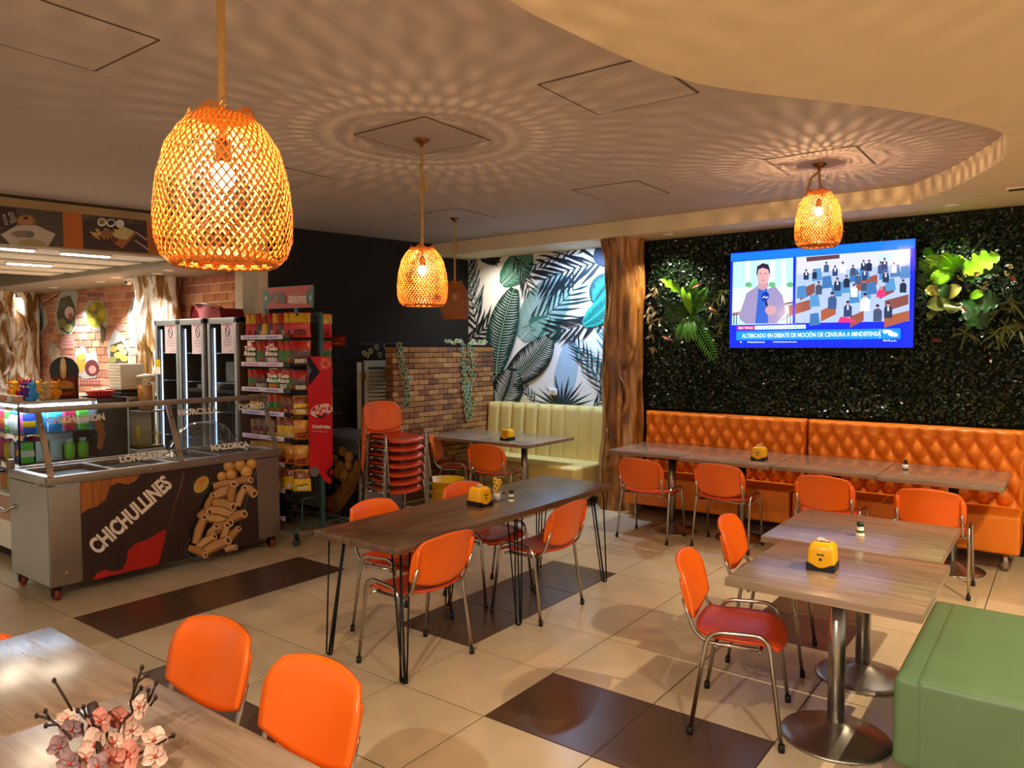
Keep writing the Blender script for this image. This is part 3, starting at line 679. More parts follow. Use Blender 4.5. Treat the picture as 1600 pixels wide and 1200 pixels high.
for k, (x, y, w_) in enumerate([(620, 560, 180), (680, 430, 120), (850, 600, 120), (1160, 360, 170), (1400, 520, 190), (1400, 650, 200), (1080, 650, 110), (1320, 420, 120)]):
    D.poly([(x - w_ / 2, y + 20), (x + w_ / 2, y - 30), (x + w_ / 2, y + 50), (x - w_ / 2, y + 110)], tv(['#8a4a3e', '#7a4440', '#9a5238'][k % 3]))
for k, (x, y) in enumerate([(635, 470), (760, 330), (840, 390), (915, 460), (985, 430), (1060, 340), (1140, 320), (1150, 480), (1200, 440), (1300, 320), (1350, 410), (1390, 300), (1470, 310), (740, 540), (740, 690), (1060, 510)]):
    D.poly([(x - 42, y + 55), (x - 36, y - 42), (x + 30, y - 52), (x + 44, y + 45)], tv(['#3f78ae', '#4a86b8', '#386aa0'][k % 3]))
ppl = [(672, 300, 22), (740, 300, 20), (835, 240, 22), (905, 270, 22), (968, 240, 24), (1050, 265, 22), (1135, 225, 22), (1180, 225, 24), (1275, 240, 26), (1305, 210, 24), (1380, 245, 22), (775, 400, 28), (925, 370, 28), (1000, 350, 26), (1090, 330, 24), (1145, 300, 22), (1060, 420, 28), (1140, 385, 24), (1315, 310, 26), (1455, 385, 28), (885, 490, 36), (1010, 560, 34), (1150, 500, 38), (1250, 590, 36), (1335, 570, 34)]
for k, (x, y, s) in enumerate(ppl):
    c = ['#26324e', '#1c2740', '#35507c', '#2b3c68', '#e0e4f0', '#3c4a66'][k % 6]
    D.poly([(x - s, y + s * 3.3), (x - s * .95, y + s * .9), (x - s * .3, y + s * .4), (x + s * .4, y + s * .4), (x + s, y + s), (x + s * .9, y + s * 3.3)], tv(c)); D.disk(x, y, s * .42, s * .52, tv('#b08a8c')); D.disk(x, y - s * .25, s * .42, s * .3, tv('#2a2432'))
    if k % 3 == 0: D.poly([(x - 4, y + s * .5), (x + 5, y + s * .5), (x + 7, y + s * 1.6), (x - 6, y + s * 1.6)], tv('#e6eaf6'))
D.poly([(1235, 515), (1250, 460), (1290, 445), (1320, 490), (1300, 510)], tv('#e0306a')); D.disk(1280, 440, 14, 17, tv('#a87c80')); D.poly([(930, 718), (950, 670), (1010, 675), (1080, 710), (1075, 716)], tv('#e0306a'))
D.poly([(572, 190), (590, 189), (582, 724), (566, 725)], tv('#0a24e0'))
D.poly([(118, 748), (262, 745), (262, 775), (118, 777)], tv('#e8104e')); D.text('EN VIVO', tv('#ffffff'), 190, 761, 116, 18); D.poly([(262, 745), (672, 735), (672, 766), (262, 775)], tv('#d2f2f2')); D.text('CONGRESO DE LA REPÚBLICA', tv('#2a7a90'), 470, 757, 380, 17, .024)
D.poly([(115, 788), (1435, 765), (1435, 848), (113, 860)], tv('#0f86d2')); D.text('ALTERCADO EN DEBATE DE MOCIÓN DE CENSURA A MINDEFENSA', tv('#eafcff'), 688, 812, 1110, 44, .016, .012)
D.line([(1270, 772), (1268, 842)], 5, tv('#bfe8ff')); D.disk(1352, 803, 66, 22, tv('#f2fbff'), rot=.28); D.disk(1352, 803, 46, 13, tv('#0f86d2'), rot=-.35); D.disk(1356, 803, 24, 20, tv('#f2fbff'))
D.text('06:43 p.m.', tv('#d8e6ff'), 1350, 864, 110, 20); D.text('NoticiasCaracol', tv('#cfe0ff'), 272, 874, 138, 15); D.text('noticiascaracol.com', tv('#cfe0ff'), 505, 872, 190, 13); D.disk(152, 875, 6, 7, tv('#cfe0ff'))
m.build('screen', t, (1.98, -7.62, -1.8))
MB().box((-2.2, YT + .06, 2.1), (-1.75, YG - .002, 2.5), M_BLKM).build('wall_bracket', t, (1.98, -7.62, -1.8))

# ------------------------------------------------------------------ living wall: small glossy leaves
G = [mat('hedge_leaf_%s' % 'abc'[k], c, .22, spec=.7) for k, c in enumerate(('#0f2210', '#152b13', '#1b3418'))]
h = MB(); X0, X1 = -3.82, 1.2
for k in range(30000):
    x = rnd.uniform(X0, X1); z = rnd.uniform(.95, 2.985); y = YG - rnd.uniform(.04, .09) - .025 * noise.noise((x * 2, z * 2, 0)); s = rnd.uniform(.012, .024)
    if (XL - .02 < x < XR + .02 and Z0 - .02 < z < Z1 + .02 and y < YG - .06) or (z < 1.135 and x < -.24): continue
    n_ = Vector((rnd.gauss(0, .55), -1, rnd.gauss(.35, .55))).normalized(); u = n_.orthogonal().normalized(); a = rnd.random() * 6.28; u = (u * math.cos(a) + n_.cross(u) * math.sin(a)); v = n_.cross(u); c = Vector((x, y, z))
    h.add([c - u * s, c + v * s * .55, c + u * s, c - v * s * .55], [(0, 1, 2, 3)], G[k % 3])
tag(h.build('hedge_leaves'), 'dense dark green artificial hedge leaves covering the wall around the television', 'hedge', kind='stuff')

# ------------------------------------------------------------------ feature plants on the green wall
def leafm(name, c, r=.35): return mat(name, c, r, spec=.5, vary=.2, vscale=20)
LB, LD, LM, LV, LDR = leafm('bright_leaf', '#79b81e'), leafm('deep_leaf', '#1d4a17'), leafm('mid_leaf', '#3f7a1f'), leafm('olive_leaf', '#5d6a2a'), leafm('dry_leaf', '#9a8a66', .5)
def gw(x, y, off=.12): return ony(x, y, YG - off)
def frond(m_, a, b, wid, n, mt, sag=.05, out=.06, slim=.012):
    """pinnate leaf from a to b: midrib and leaflets"""
    m = MB(); a = Vector(a); b = Vector(b); ax = (b - a); nrm = Vector((0, -1, 0)); P = []
    for k in range(9):
        q = k / 8; P.append(a + ax * q + nrm * out * math.sin(q * 2.4) - Vector((0, 0, 1)) * sag * q * q)
    m.tube(P, [.005 - .003 * k / 8 for k in range(9)], mt, 5)
    for k in range(1, n):
        q = k / n; i = min(7, int(q * 8)); p = P[i].lerp(P[i + 1], q * 8 - i); tdir = (P[i + 1] - P[i]).normalized(); sd = tdir.cross(nrm).normalized(); l = wid * math.sin(math.pi * (q * .8 + .16)) ** .8
        for s in (-1, 1):
            d_ = (sd * s + tdir * .55).normalized(); e = p + d_ * l - nrm * .0 - Vector((0, 0, l * .15)) + nrm * .02 * s; mid = p + d_ * l * .5 + nrm * .015
            g = tdir * slim
            m.add([p - g * .3, mid - g, e, mid + g], [(0, 1, 2, 3)], mt, True)
    return m.build('frond', m_)
def blade(m_, a, b, wid, mt, fold=.15, name='leaf', cuts=0):
    m = MB(); a = Vector(a); b = Vector(b); ax = b - a; nrm = Vector((0, -1, .15)).normalized(); sd = ax.cross(nrm).normalized()
    m.grid(lambda u, v: a + ax * u + sd * (wid * (2 * v - 1) * (math.sin(math.pi * min(1, u * .93 + .05)) ** .7) * (1 - (cuts * .35 * (math.sin(u * 26) > .2)) * abs(2 * v - 1))) + nrm * (.05 * math.sin(u * 3) + fold * wid * abs(2 * v - 1) ** 1.2), 26 if cuts else 10, 6, mt)
    return m.build(name, m_)
def tuft(m_, c, n, ln, mt, name='leaf_blade', w_=.008, up=0):
    for k in range(n):
        a = rnd.uniform(0, 6.28); d_ = Vector((math.cos(a), -rnd.uniform(.3, .9), math.sin(a) + up)).normalized(); l = ln * rnd.uniform(.5, 1); P = [Vector(c) + d_ * l * q + Vector((0, 0, -.4 * l * q * q)) for q in (0, .35, .7, 1)]; s = d_.cross(Vector((0, -1, 0))).normalized() * w_
        m = MB(); m.add([P[0] - s * .4, P[0] + s * .4, P[1] - s, P[1] + s, P[2] - s * .8, P[2] + s * .8, P[3]], [(0, 1, 3, 2), (2, 3, 5, 4), (4, 5, 6)], mt, True); m.build(name, m_)
def plant(label, px_, name='wall_plant'):
    p = gw(*px_, .06); t = thing(name, label, 'plant', tuple(p)); return t
def rel(t, p): return Vector(p) - t.location
def c6(x, y, off=.12): return gw(1010 + x / 7.057, 400 + y / 7.057, off)
def c7(x, y, off=.12): return gw(1420 + x / 6.317, 370 + y / 6.317, off)
t = plant('bright green split leaf plant on the hedge between the tree trunk column and television', (1085, 490)); cc_ = (500, 640)
for b, w_, mt, cu in (((170, 250), .05, LB, 1), ((400, 340), .035, LB, 0), ((480, 380), .03, LB, 0), ((700, 560), .03, LD, 0)): blade(t, rel(t, c6(*(cc_ if b[0] > 300 else (460, 440)), .14)), rel(t, c6(*b, .2)), w_, mt, cuts=cu)
for b, w_, mt in (((560, 200), .1, LM), ((690, 300), .09, LM), ((150, 380), .09, LD), ((200, 640), .09, LD), ((370, 880), .09, LM), ((480, 900), .07, LM), ((560, 880), .06, LM), ((790, 1090), .12, LM), ((300, 520), .08, LD)): frond(t, rel(t, c6(*cc_, .1)), rel(t, c6(*b, .18)), w_, 18, mt)
t = plant('pale dry leaf sprays at the left edge of the hedge beside the tree trunk column', (1022, 475))
for x, y in ((60, 420), (130, 470), (40, 560), (110, 620), (150, 700), (60, 740), (100, 350), (20, 640), (60, 880), (90, 1020)): tuft(t, rel(t, c6(x, y, .1)), 7, .1, LDR, w_=.009)
t = plant('narrow pale leaf spray on the hedge just left of the television', (1120, 460))
for x, y in ((640, 520), (760, 480), (840, 430), (720, 620), (840, 760), (860, 380)): tuft(t, rel(t, c6(x, y, .1)), 7, .12, LV, w_=.008)
def curl(px6, label, f, mt, off=.2):
    a = f(*px6[0], off); b = f(*px6[1], off); t = thing('dry_leaf', label, 'leaf', tuple(a)); blade(t, (0, 0, 0), rel(t, b), .016, mt, .5, 'leaf_blade')
BRN = mat('brown_dry_leaf', '#b07a55', .5); curl(((500, 360), (630, 310)), 'curled tan leaf on the split leaf plant', c6, BRN); curl(((690, 560), (790, 620)), 'curled brown leaf nearest the television left edge', c6, BRN); curl(((180, 880), (310, 940)), 'curled brown leaf low beside the tree trunk column', c6, BRN)
t = plant('bright green fern fronds on the hedge right of the television', (1470, 430))
for a, b, w_, mt in (((430, 300), (170, 210), .08, LB), ((440, 320), (240, 430), .08, LB), ((470, 300), (330, 170), .07, LB), ((480, 290), (520, 190), .06, LB), ((360, 420), (110, 240), .06, LM), ((300, 460), (90, 400), .07, LD), ((240, 200), (170, 120), .05, LM), ((480, 330), (430, 290), .06, LB)): frond(t, rel(t, c7(*a, .1)), rel(t, c7(*b, .19)), w_, 20, mt, .01)
t = plant('broad split leaf plant on the hedge right of the fern fronds', (1515, 460))
for a, b, w_, mt, cu in (((530, 350), (900, 190), .1, LB, 1), ((600, 600), (750, 560), .04, LB, 0), ((580, 650), (890, 660), .11, LD, 1), ((520, 640), (780, 900), .12, LD, 1), ((560, 420), (900, 320), .07, LD, 1), ((450, 600), (300, 500), .06, LD, 0)): blade(t, rel(t, c7(*a, .14)), rel(t, c7(*b, .2)), w_, mt, cuts=cu)
t = plant('yellow variegated leaf plant low right of the television', (1470, 470))
for a, b, w_, mt in (((340, 600), (520, 500), .06, leafm('variegated_leaf', '#a5a94a')), ((330, 560), (160, 520), .05, leafm('variegated_leaf', '#a5a94a')), ((420, 660), (180, 680), .07, LV), ((460, 640), (420, 760), .07, LV), ((270, 720), (190, 830), .03, LV)): blade(t, rel(t, c7(*a, .12)), rel(t, c7(*b, .2)), w_, mt)
t = plant('long narrow strap leaf plant at the right end of the hedge', (1575, 500))
for x, y in ((900, 720), (950, 880), (1080, 900), (560, 950), (1000, 640), (860, 960)): tuft(t, rel(t, c7(x, y, .1)), 8, .17, LV, w_=.009)
t = plant('small cream blossom sprig at the right of the hedge', (1555, 440), 'blossom_sprig')
for x, y in ((860, 370), (960, 370), (1000, 300), (760, 470), (730, 510), (500, 410), (560, 380)):
    m = MB()
    for q in range(5): m.ball(rel(t, c7(x + rnd.uniform(-25, 25), y + rnd.uniform(-25, 25), .16)), .009, mat('cream_blossom', '#c9bd7a', .6), 4, 6)
    m.build('blossom', t)
blade(t, rel(t, c7(990, 400, .13)), rel(t, c7(1060, 440, .13)), .018, mat('russet_leaf', '#a0552c', .5), .5, 'russet_leaf')
curl(((640, 400), (720, 365)), 'oval tan leaf beside the broad split leaf', c7, BRN); curl(((500, 710), (590, 735)), 'pale curled leaf under the variegated leaves', c7, LDR); curl(((220, 1020), (320, 1040)), 'red brown leaf low right of the television', c7, mat('red_leaf', '#7a2a1c', .5), .09)

# ------------------------------------------------------------------ tree trunk columns
def trunk_mat(name, c1, c2, c3, th):
    m_ = bpy.data.materials.new(name); m_.use_nodes = True; nt = m_.node_tree; b = nt.nodes['Principled BSDF']; tc = nt.nodes.new('ShaderNodeTexCoord'); mp = nt.nodes.new('ShaderNodeMapping'); mp.inputs['Scale'].default_value = (6, 6, 1.3); nt.links.new(tc.outputs['Object'], mp.inputs[0])
    n1 = nt.nodes.new('ShaderNodeTexNoise'); n1.inputs['Scale'].default_value = 1.5; n1.inputs['Detail'].default_value = 8; n1.inputs['Distortion'].default_value = 1.2; nt.links.new(mp.outputs[0], n1.inputs['Vector'])
    rp = nt.nodes.new('ShaderNodeValToRGB'); e = rp.color_ramp.elements; e[0].position = .36; e[0].color = lin(c1); e[1].position = .58 if th > .65 else .46; e[1].color = lin(c2); x = e.new(th); x.color = lin(c3); nt.links.new(n1.outputs['Fac'], rp.inputs[0]); nt.links.new(rp.outputs[0], b.inputs['Base Color'])
    b.inputs['Roughness'].default_value = .36 if th > .65 else .7; b.inputs['Coat Weight'].default_value = .2 if th > .65 else 0
    bp = nt.nodes.new('ShaderNodeBump'); bp.inputs['Strength'].default_value = .5; bp.inputs['Distance'].default_value = .02; nt.links.new(n1.outputs['Fac'], bp.inputs['Height']); nt.links.new(bp.outputs[0], b.inputs['Normal']); return m_
M_TR = trunk_mat('trunk_wood', '#6b3f18', '#b57a30', '#b8a284', .7); M_TR2 = trunk_mat('trunk_bark', '#6a4a24', '#9a7032', '#d6d0c6', .56)
def trunk(x, y, r, z0, z1, mt, label, seed):
    t = thing('tree_trunk_column', label, 'column', (x, y, z0)); m = MB(); nu, nv = 56, 64; H = z1 - z0
    def rad(a, z):
        p = Vector((math.cos(a) * 1.1, math.sin(a) * 1.1, z * .75 + seed)); g = noise.noise(p * 1.3); k = noise.noise(Vector((p.x * 2.6, p.y * 2.6, z * 1.1 + seed * 3))); f = noise.noise(Vector((p.x * 7, p.y * 7, z * 2.2 + seed)))
        gr = -abs(noise.noise(Vector((p.x * 1.9, p.y * 1.9, z * .9 + 9 + seed)))) * .35
        return r * (1.02 + .22 * g + .16 * k + .06 * f + gr + .12 * max(0, z / H - .93) / .07 + .12 * max(0, .08 - z / H) / .08)
    for_v = lambda u, v: (rad(2 * math.pi * u, v * H) * math.cos(2 * math.pi * u), rad(2 * math.pi * u, v * H) * math.sin(2 * math.pi * u), v * H)
    m.grid(for_v, nv, nu, mt); m.build('trunk', t)
    for k in range(4):      # scroll-like root knots
        a = -1.9 + .5 * k + rnd.uniform(-.2, .2); z = H * (.12 + .2 * k); rr = r * .98; q = MB()
        P = [(rr * math.cos(a + .5 * math.sin(s * .5)), rr * math.sin(a + .5 * math.sin(s * .5)), z + .09 * s * H / 3) for s in range(7)]
        q.tube(P, [.012, .028, .036, .034, .03, .022, .01], mt, 8); q.build('root', t)
trunk(-4.05, 7.5, .23, 0, ZS, M_TR, 'varnished tree trunk column between leaf mural and green wall', 1.7)
# ------------------------------------------------------------------ printed leaf mural
m = MB(); D = Draw(m, 680, 360, 3.53, (0, YM, 0), (0, -1, 0), .0003, 2)
def pr(h): return mat('mural_' + h[1:], h, .7)
def bez(a, b, bend, n=10):
    a, b = Vector(a), Vector(b); c = (a + b) / 2 + Vector((-(b - a).y, (b - a).x)) * bend
    return [a * (1 - t_) ** 2 + c * 2 * t_ * (1 - t_) + b * t_ * t_ for t_ in [k / n for k in range(n + 1)]]
def broad(a, b, bend, wid, col, stripe=None, rib=None, n=14, sw=4, cover=.9):
    P = bez(a, b, bend, n); A = []; B = []
    for i, p in enumerate(P):
        tn = (P[min(i + 1, n)] - P[max(i - 1, 0)]).normalized(); q = Vector((-tn.y, tn.x)); w_ = wid * math.sin(math.pi * (i / n * .92 + .04)) ** .65; A.append(p + q * w_); B.append(p - q * w_)
    D.poly([tuple(p) for p in A + B[::-1]], pr(col))
    if stripe:
        D.L += 1; 
        for s in (-1, 1):
            for k in range(1, n * 2 - 1):
                q = k / (n * 2); i = min(n - 1, int(q * n)); p = P[i].lerp(P[i + 1], q * n - i); tn = (P[i + 1] - P[i]).normalized(); sd = Vector((-tn.y, tn.x)) * s; w_ = wid * math.sin(math.pi * (q * .92 + .04)) ** .65 * cover * rnd.uniform(.7, 1)
                e = p + sd * w_ + tn * w_ * .35; D.line([tuple(p + sd * w_ * .1), tuple(p + sd * w_ * .6 + tn * w_ * .12), tuple(e)], [sw * .5, sw, .6], pr(stripe), 0)
    if rib: D.line([tuple(p) for p in P], [5 - 3 * k / n for k in range(n + 1)], pr(rib))
def palm(a, b, bend, ln, col, n=13, w_=9,  spread=.75, start=.12):
    P = bez(a, b, bend, 12); D.line([tuple(p) for p in P], 3.5, pr(col)); D.L += 1
    n = max(5, int(n * .72)); w_ *= 1.25
    for k in range(n + 1):
        q = start + (1 - start) * k / n; i = min(11, int(q * 12)); p = P[i].lerp(P[i + 1], min(1, q * 12 - i)); tn = (P[i + 1] - P[i]).normalized(); l = ln * (.45 + .55 * math.sin(math.pi * min(1, q * .9 + .08)))
        for s in (-1, 1):
            sp_ = spread * rnd.uniform(.75, 1.25); l_ = l * rnd.uniform(.75, 1.15); d_ = (Vector((-tn.y, tn.x)) * s * sp_ + tn).normalized(); D.line([tuple(p), tuple(p + d_ * l_ * .5 + tn * l_ * .06), tuple(p + d_ * l_ + tn * l_ * .2)], [w_ * .4, w_, .8], pr(col), 0)
broad((690, 1000), (760, 590), -.02, 62, '#a9c6dc', '#c3d8e6', None, 12)
palm((1000, 860), (930, 470), .06, 150, '#5d9cb0', 13, 8)
broad((470, 600), (700, 240), .1, 120, '#7b9c96', '#a9c2bb', '#cfdcd2', 14, 7)
palm((480, 540), (760, 330), .12, 190, '#16302e', 12, 12, .9)
broad((640, 480), (560, 600), -.1, 100, '#2e6b5c', '#88b0a2', None, 12, 8)
palm((255, 620), (165, 130), -.05, 150, '#1c2b2d', 14, 13)
palm((240, 470), (190, 160), .02, 90, '#7f8d90', 9, 10)
palm((150, 620), (330, 480), .1, 110, '#12191c', 9, 11)
broad((440, 200), (400, 300), .1, 60, '#5aa088', '#9cd0bb', None, 8, 6); broad((370, 300), (520, 110), .08, 75, '#2c6a58', '#8cc0ac', '#bfe0cf', 10, 5)
palm((430, 130), (520, 330), -.05, 100, '#10181a', 9, 7)
palm((240, 150), (340, 165), .1, 50, '#141c1e', 6, 12)
palm((960, 170), (610, 270), .08, 190, '#0f1a20', 13, 15, .9); palm((880, 90), (560, 190), .12, 90, '#0f1a20', 9, 9)
palm((1010, 420), (650, 560), -.12, 150, '#13222c', 13, 11, .8)
broad((880, 400), (1000, 250), -.1, 75, '#143f40', '#1f8a80', None, 12, 8); broad((820, 520), (1000, 350), .1, 60, '#1f9a8a', '#0f4a48', '#49c8b0', 12, 7)
broad((960, 200), (900, 90), .05, 60, '#242c42', '#3a445c', None, 8)
palm((760, 620), (960, 780), .15, 120, '#2a7f78', 9, 8); palm((970, 960), (770, 620), .06, 120, '#14243a', 12, 8)
broad((340, 800), (440, 320), -.08, 82, '#123a34', '#cfe0d6', '#9fd8a8', 16, 4.5, .95)
broad((385, 840), (640, 585), .12, 88, '#16241f', '#dfe4dc', '#a9d8a0', 16, 4.5, .95)
broad((340, 1000), (430, 760), .1, 90, '#10261f', '#dfe8e0', None, 12, 5)
for k in range(13):
    a = R(198 + 12.2 * k); l = rnd.uniform(130, 210); D.line([(700, 985), (700 + l * .5 * math.cos(a), 985 + l * .5 * math.sin(a)), (700 + l * math.cos(a), 985 + l * math.sin(a))], [4, 13, 1], pr(['#12191c', '#16302e', '#1a2c34'][k % 3]))
palm((560, 960), (470, 850), .1, 70, '#15302a', 6, 6); palm((860, 1000), (960, 860), .1, 90, '#12202c', 8, 8)
mw = m.build('wall_mural_print'); struct(mw)
t = thing('wall_socket', 'white wall socket box on the leaf mural above the yellow bench', 'socket', tuple(ony(866, 612, YM)))
MB().box((-.06, -.04, -.04), (.06, -.001, .04), M_WHITE, .006).build('cover', t); MB().box((-.025, -.043, -.02), (.025, -.04, .015), mat('socket_grey', '#b8b4aa', .5)).build('outlet', t)

# ------------------------------------------------------------------ brick planter partition
XP, PY0, PY1, PZ = -6.2, 6.0, 7.86, 1.85
pl = thing('brick_planter', 'waist high brick partition with planter top between yellow bench and dark wall', 'planter', (XP - .15, 6.93, 0)); pl['label'] = 'tall brick partition with a planter top between yellow bench and dark wall'
MB().box((.03, PY0 - 6.93 + .02, 0), (.138, PY1 - 6.93, PZ - .01), mat('planter_mortar', '#4a2f1f', .9)).build('core', pl)
PB = [mat('planter_brick_%s' % 'abcdef'[k], c, .75, vary=.3, vscale=16) for k, c in enumerate(('#a87244', '#b9824e', '#946038', '#c99458', '#84583c', '#b07c40'))]
pp = [MB().box((0, -.0835, -.0285), (.022, .0835, .0285), q, .003, seg=1).build('brick', pl) for q in PB]; pe = [MB().box((-.05, -.022, -.0285), (.05, 0, .0285), q, .003, seg=1).build('brick', pl) for q in PB[:3]]
up = [False] * 9; low = MB()
for r_ in range(28):
    z = .04 + .0648 * r_; y = PY0 + (.0 if r_ % 2 == 0 else -.0855)
    while y < PY1 - .02:
        y0, y1 = max(y, PY0), min(y + .167, PY1 - .004); q = rnd.randrange(6); dx = .138 + rnd.uniform(-.005, .008)
        if z < .42: low.box((dx, y0 - 6.93, z - .0285), (dx + .022, y1 - 6.93, z + .0285), PB[q])
        elif y1 - y0 < .16: MB().box((dx, y0 - 6.93, z - .0285), (dx + .022, y1 - 6.93, z + .0285), PB[q], .003, seg=1).build('brick', pl) if y1 - y0 > .02 else None
        else:
            L = (dx, (y0 + y1) / 2 - 6.93, z)
            if not up[q]: up[q] = True; pp[q].location = L
            else: dup(pp[q], L, parent=pl)
        y += .171
    if z > .42:
        q = rnd.randrange(3); L = (.088, PY0 - 6.93 + .02, z)
        if not up[6 + q]: up[6 + q] = True; pe[q].location = L
        else: dup(pe[q], L, parent=pl)
tag(low.build('lower_bricks', pl), kind='stuff')
MB().box((.03, PY0 - 6.93 + .01, PZ - .02), (.15, PY1 - 6.93, PZ), mat('planter_soil', '#21150d', .9)).build('soil', pl)
# trailing plants
LI, LR = mat('pothos_leaf', '#3f5a2a', .45), mat('pothos_edge', '#a9b486', .5)
def ivy_leaf(m, c, s, n_, up_):
    n_ = Vector(n_).normalized(); v = Vector(up_); v = (v - n_ * v.dot(n_)).normalized(); u = v.cross(n_); c = Vector(c)
    o = [(0, -1), (.62, -.25), (.6, .4), (.25, .72), (0, .55), (-.25, .72), (-.6, .4), (-.62, -.25)]
    m.add([c + u * a * s + v * b * s for a, b in o], [tuple(range(8))], LR); c2 = c + n_ * .0015; m.add([c2 + u * a * s * .72 + v * b * s * .72 for a, b in o], [tuple(range(8))], LI)
def vine(pts, label, X, n_=(1, -.2, .1), s=.05):
    t = thing('trailing_vine', label, 'plant', (X, pts[0][0], pts[0][1])); L = Vector((X, pts[0][0], pts[0][1]))
    MB().tube([Vector((X + .012, y, z)) - L for y, z in pts], .003, mat('vine_stem', '#3d4a22', .7), 5).build('stem', t)
    for (y0, z0), (y1, z1) in zip(pts, pts[1:]):
        for q in range(max(1, int(abs(z1 - z0) / .045))):
            f = q / max(1, int(abs(z1 - z0) / .045)); m = MB(); sg = 1 if q % 2 else -1
            ivy_leaf(m, Vector((X + .03 + rnd.uniform(0, .03), y0 + (y1 - y0) * f + sg * rnd.uniform(.015, .04), z0 + (z1 - z0) * f)) - L, s * rnd.uniform(.75, 1.1), Vector(n_) + Vector((0, rnd.uniform(-.4, .4), rnd.uniform(-.3, .3))), (rnd.uniform(-.2, .2), sg * rnd.uniform(.1, .6), 1)); m.build('leaf', t)
def vy(px_): return onx(px_, 560, XP).y
vine([(vy(622), 1.84), (vy(624), 1.6), (vy(634), 1.4), (vy(628), 1.1)], 'vine with pale edged leaves hanging at the near end of the brick partition', XP)
vine([(vy(720), 1.88), (vy(722), 1.6), (vy(722), 1.3), (vy(726), .98), (vy(724), .85)], 'vine with pale edged leaves hanging down the middle of the brick partition', XP)
vine([(vy(731), 1.84), (vy(733), 1.5), (vy(730), 1.15), (vy(734), .9)], 'second vine hanging beside the middle vine on the brick partition', XP)
t = thing('planter_plant', 'low leafy plant on top of the brick partition', 'plant', (XP - .06, 7.3, PZ + .01))
for k in range(16):
    m = MB(); a = rnd.uniform(0, 6.28); ivy_leaf(m, (rnd.uniform(-.03, .12), rnd.uniform(-.5, .5), rnd.uniform(.01, .05)), rnd.uniform(.03, .05), (1, -.5, .8), (math.cos(a) * .5, math.sin(a), .6)); m.build('leaf', t)
# dark bush and leaves behind the louvre
t = thing('shelf_vine', 'pale edged vine on a dark shelf above the louvred shutter', 'plant', (-6.62, 6.2, 1.88))
MB().box((-.06, -.42, -.03), (.1, .5, -.01), mat('dark_shelf', '#2a1510', .6)).build('shelf_board', t)
for k in range(11):
    m = MB(); ivy_leaf(m, (.1, -.36 + .075 * k + rnd.uniform(-.03, .03), -.03 - rnd.uniform(-.12, .2) * (1 if k < 5 else .2)), .042, (1, -.6, .2), (0, rnd.uniform(-.4, .4), 1)); m.build('leaf', t)

# ------------------------------------------------------------------ louvred shutter, back counter, bucket
sh = thing('louvred_shutter', 'cream louvred folding shutter standing before the dark wall', 'shutter', (-6.72, 6.35, 0), math.atan2(-.19, 1) * 1.0)
M_CRM = mat('cream_paint', '#cfc8ae', .55)
for y0, y1 in ((-.27, -.22), (.21, .26)): MB().box((-.02, y0, 0), (.02, y1, 1.66), M_CRM, .003).build('stile', sh)
for z0, z1 in ((1.58, 1.66), (0, .12), (.62, .7)): MB().box((-.018, -.22, z0), (.018, .21, z1), M_CRM, .003).build('rail', sh)
sl0 = MB().box((-.004, -.22, -.024), (.004, .21, .024), M_CRM).build('slat', sh); sl0.rotation_euler = (0, R(-38), 0); sl0.location = (0, 0, .74)
for k in range(1, 36):
    z = .74 + .0465 * k if k < 18 else .15 + .0465 * (k - 18)
    if (k >= 18 and z > .6): continue
    o = dup(sl0, (0, 0, z), parent=sh); o.rotation_euler = (0, R(-38), 0)
MB().box((-.022, -.36, 0), (.0, -.30, 1.64), M_CRM, .003).build('door_jamb', sh)
for z in (1.42, .8): MB().box((.0, -.31, z), (.026, -.265, z + .09), mat('brass', '#a87c2a', .35, .9), .003).build('hinge', sh)
ct = thing('snack_counter', 'steel topped counter with printed chicharron front behind the snack rack', 'counter', (-6.15, 5.3, 0))
MB().box((-.5, -.34, .84), (.54, .36, .9), M_STEELD, .006).build('worktop', ct); MB().box((-.48, -.31, .06), (.52, .34, .84), M_STEELD, .004).build('body', ct)
m = MB(); m.box((-.46, -.316, .1), (.5, -.312, .74), mat('print_black', '#140d08', .5)); m2 = Draw(m, 360, 600, 4.616, (0, 4.984, 0), (0, -1, 0), .0005)
pot = [mat('print_potato', '#a87434', .6), mat('print_potato_dark', '#7a5020', .6)]
for k, (x, y, a, b) in enumerate(((805, 485, 28, 36), (855, 525, 32, 42), (850, 585, 26, 36), (790, 590, 34, 40), (820, 660, 36, 52), (760, 540, 24, 36), (770, 640, 26, 40))): m2.disk(x, y, a, b, pot[0]); m2.disk(x - 5, y - 6, a * .6, b * .6, mat('print_potato_light', '#bd8a48', .6))
m2.line([(925, 545), (905, 640), (860, 740), (800, 820), (740, 870), (700, 890)], [40, 75, 95, 110, 140, 120], pot[1]); m2.line([(920, 560), (890, 660), (830, 760), (760, 840)], [16, 34, 42, 50], mat('print_crackling', '#9a6a2c', .6))
for k in range(26): q = k / 25; m2.line([(920 - 190 * q + rnd.uniform(-40, 40), 580 + 290 * q), (910 - 190 * q + rnd.uniform(-50, 50), 620 + 290 * q)], 7, pot[k % 2])
for o_ in (m.build('print_panel', ct),): o_.location = (0, 0, 0)
for i, p in enumerate(o_.data.vertices):
    if i >= 8: p.co = Vector(p.co) - Vector((-6.15, 5.3, 0))
for x in (-.42, .46):
    for y in (-.25, .28): MB().lathe([(.025, 0), (.025, .06)], M_RUBBER, 12).build('foot', ct, (x, y, 0))
t = thing('bucket', 'yellow plastic tub on the floor behind the chair stack', 'bucket', (-5.36, 5.94, 0))
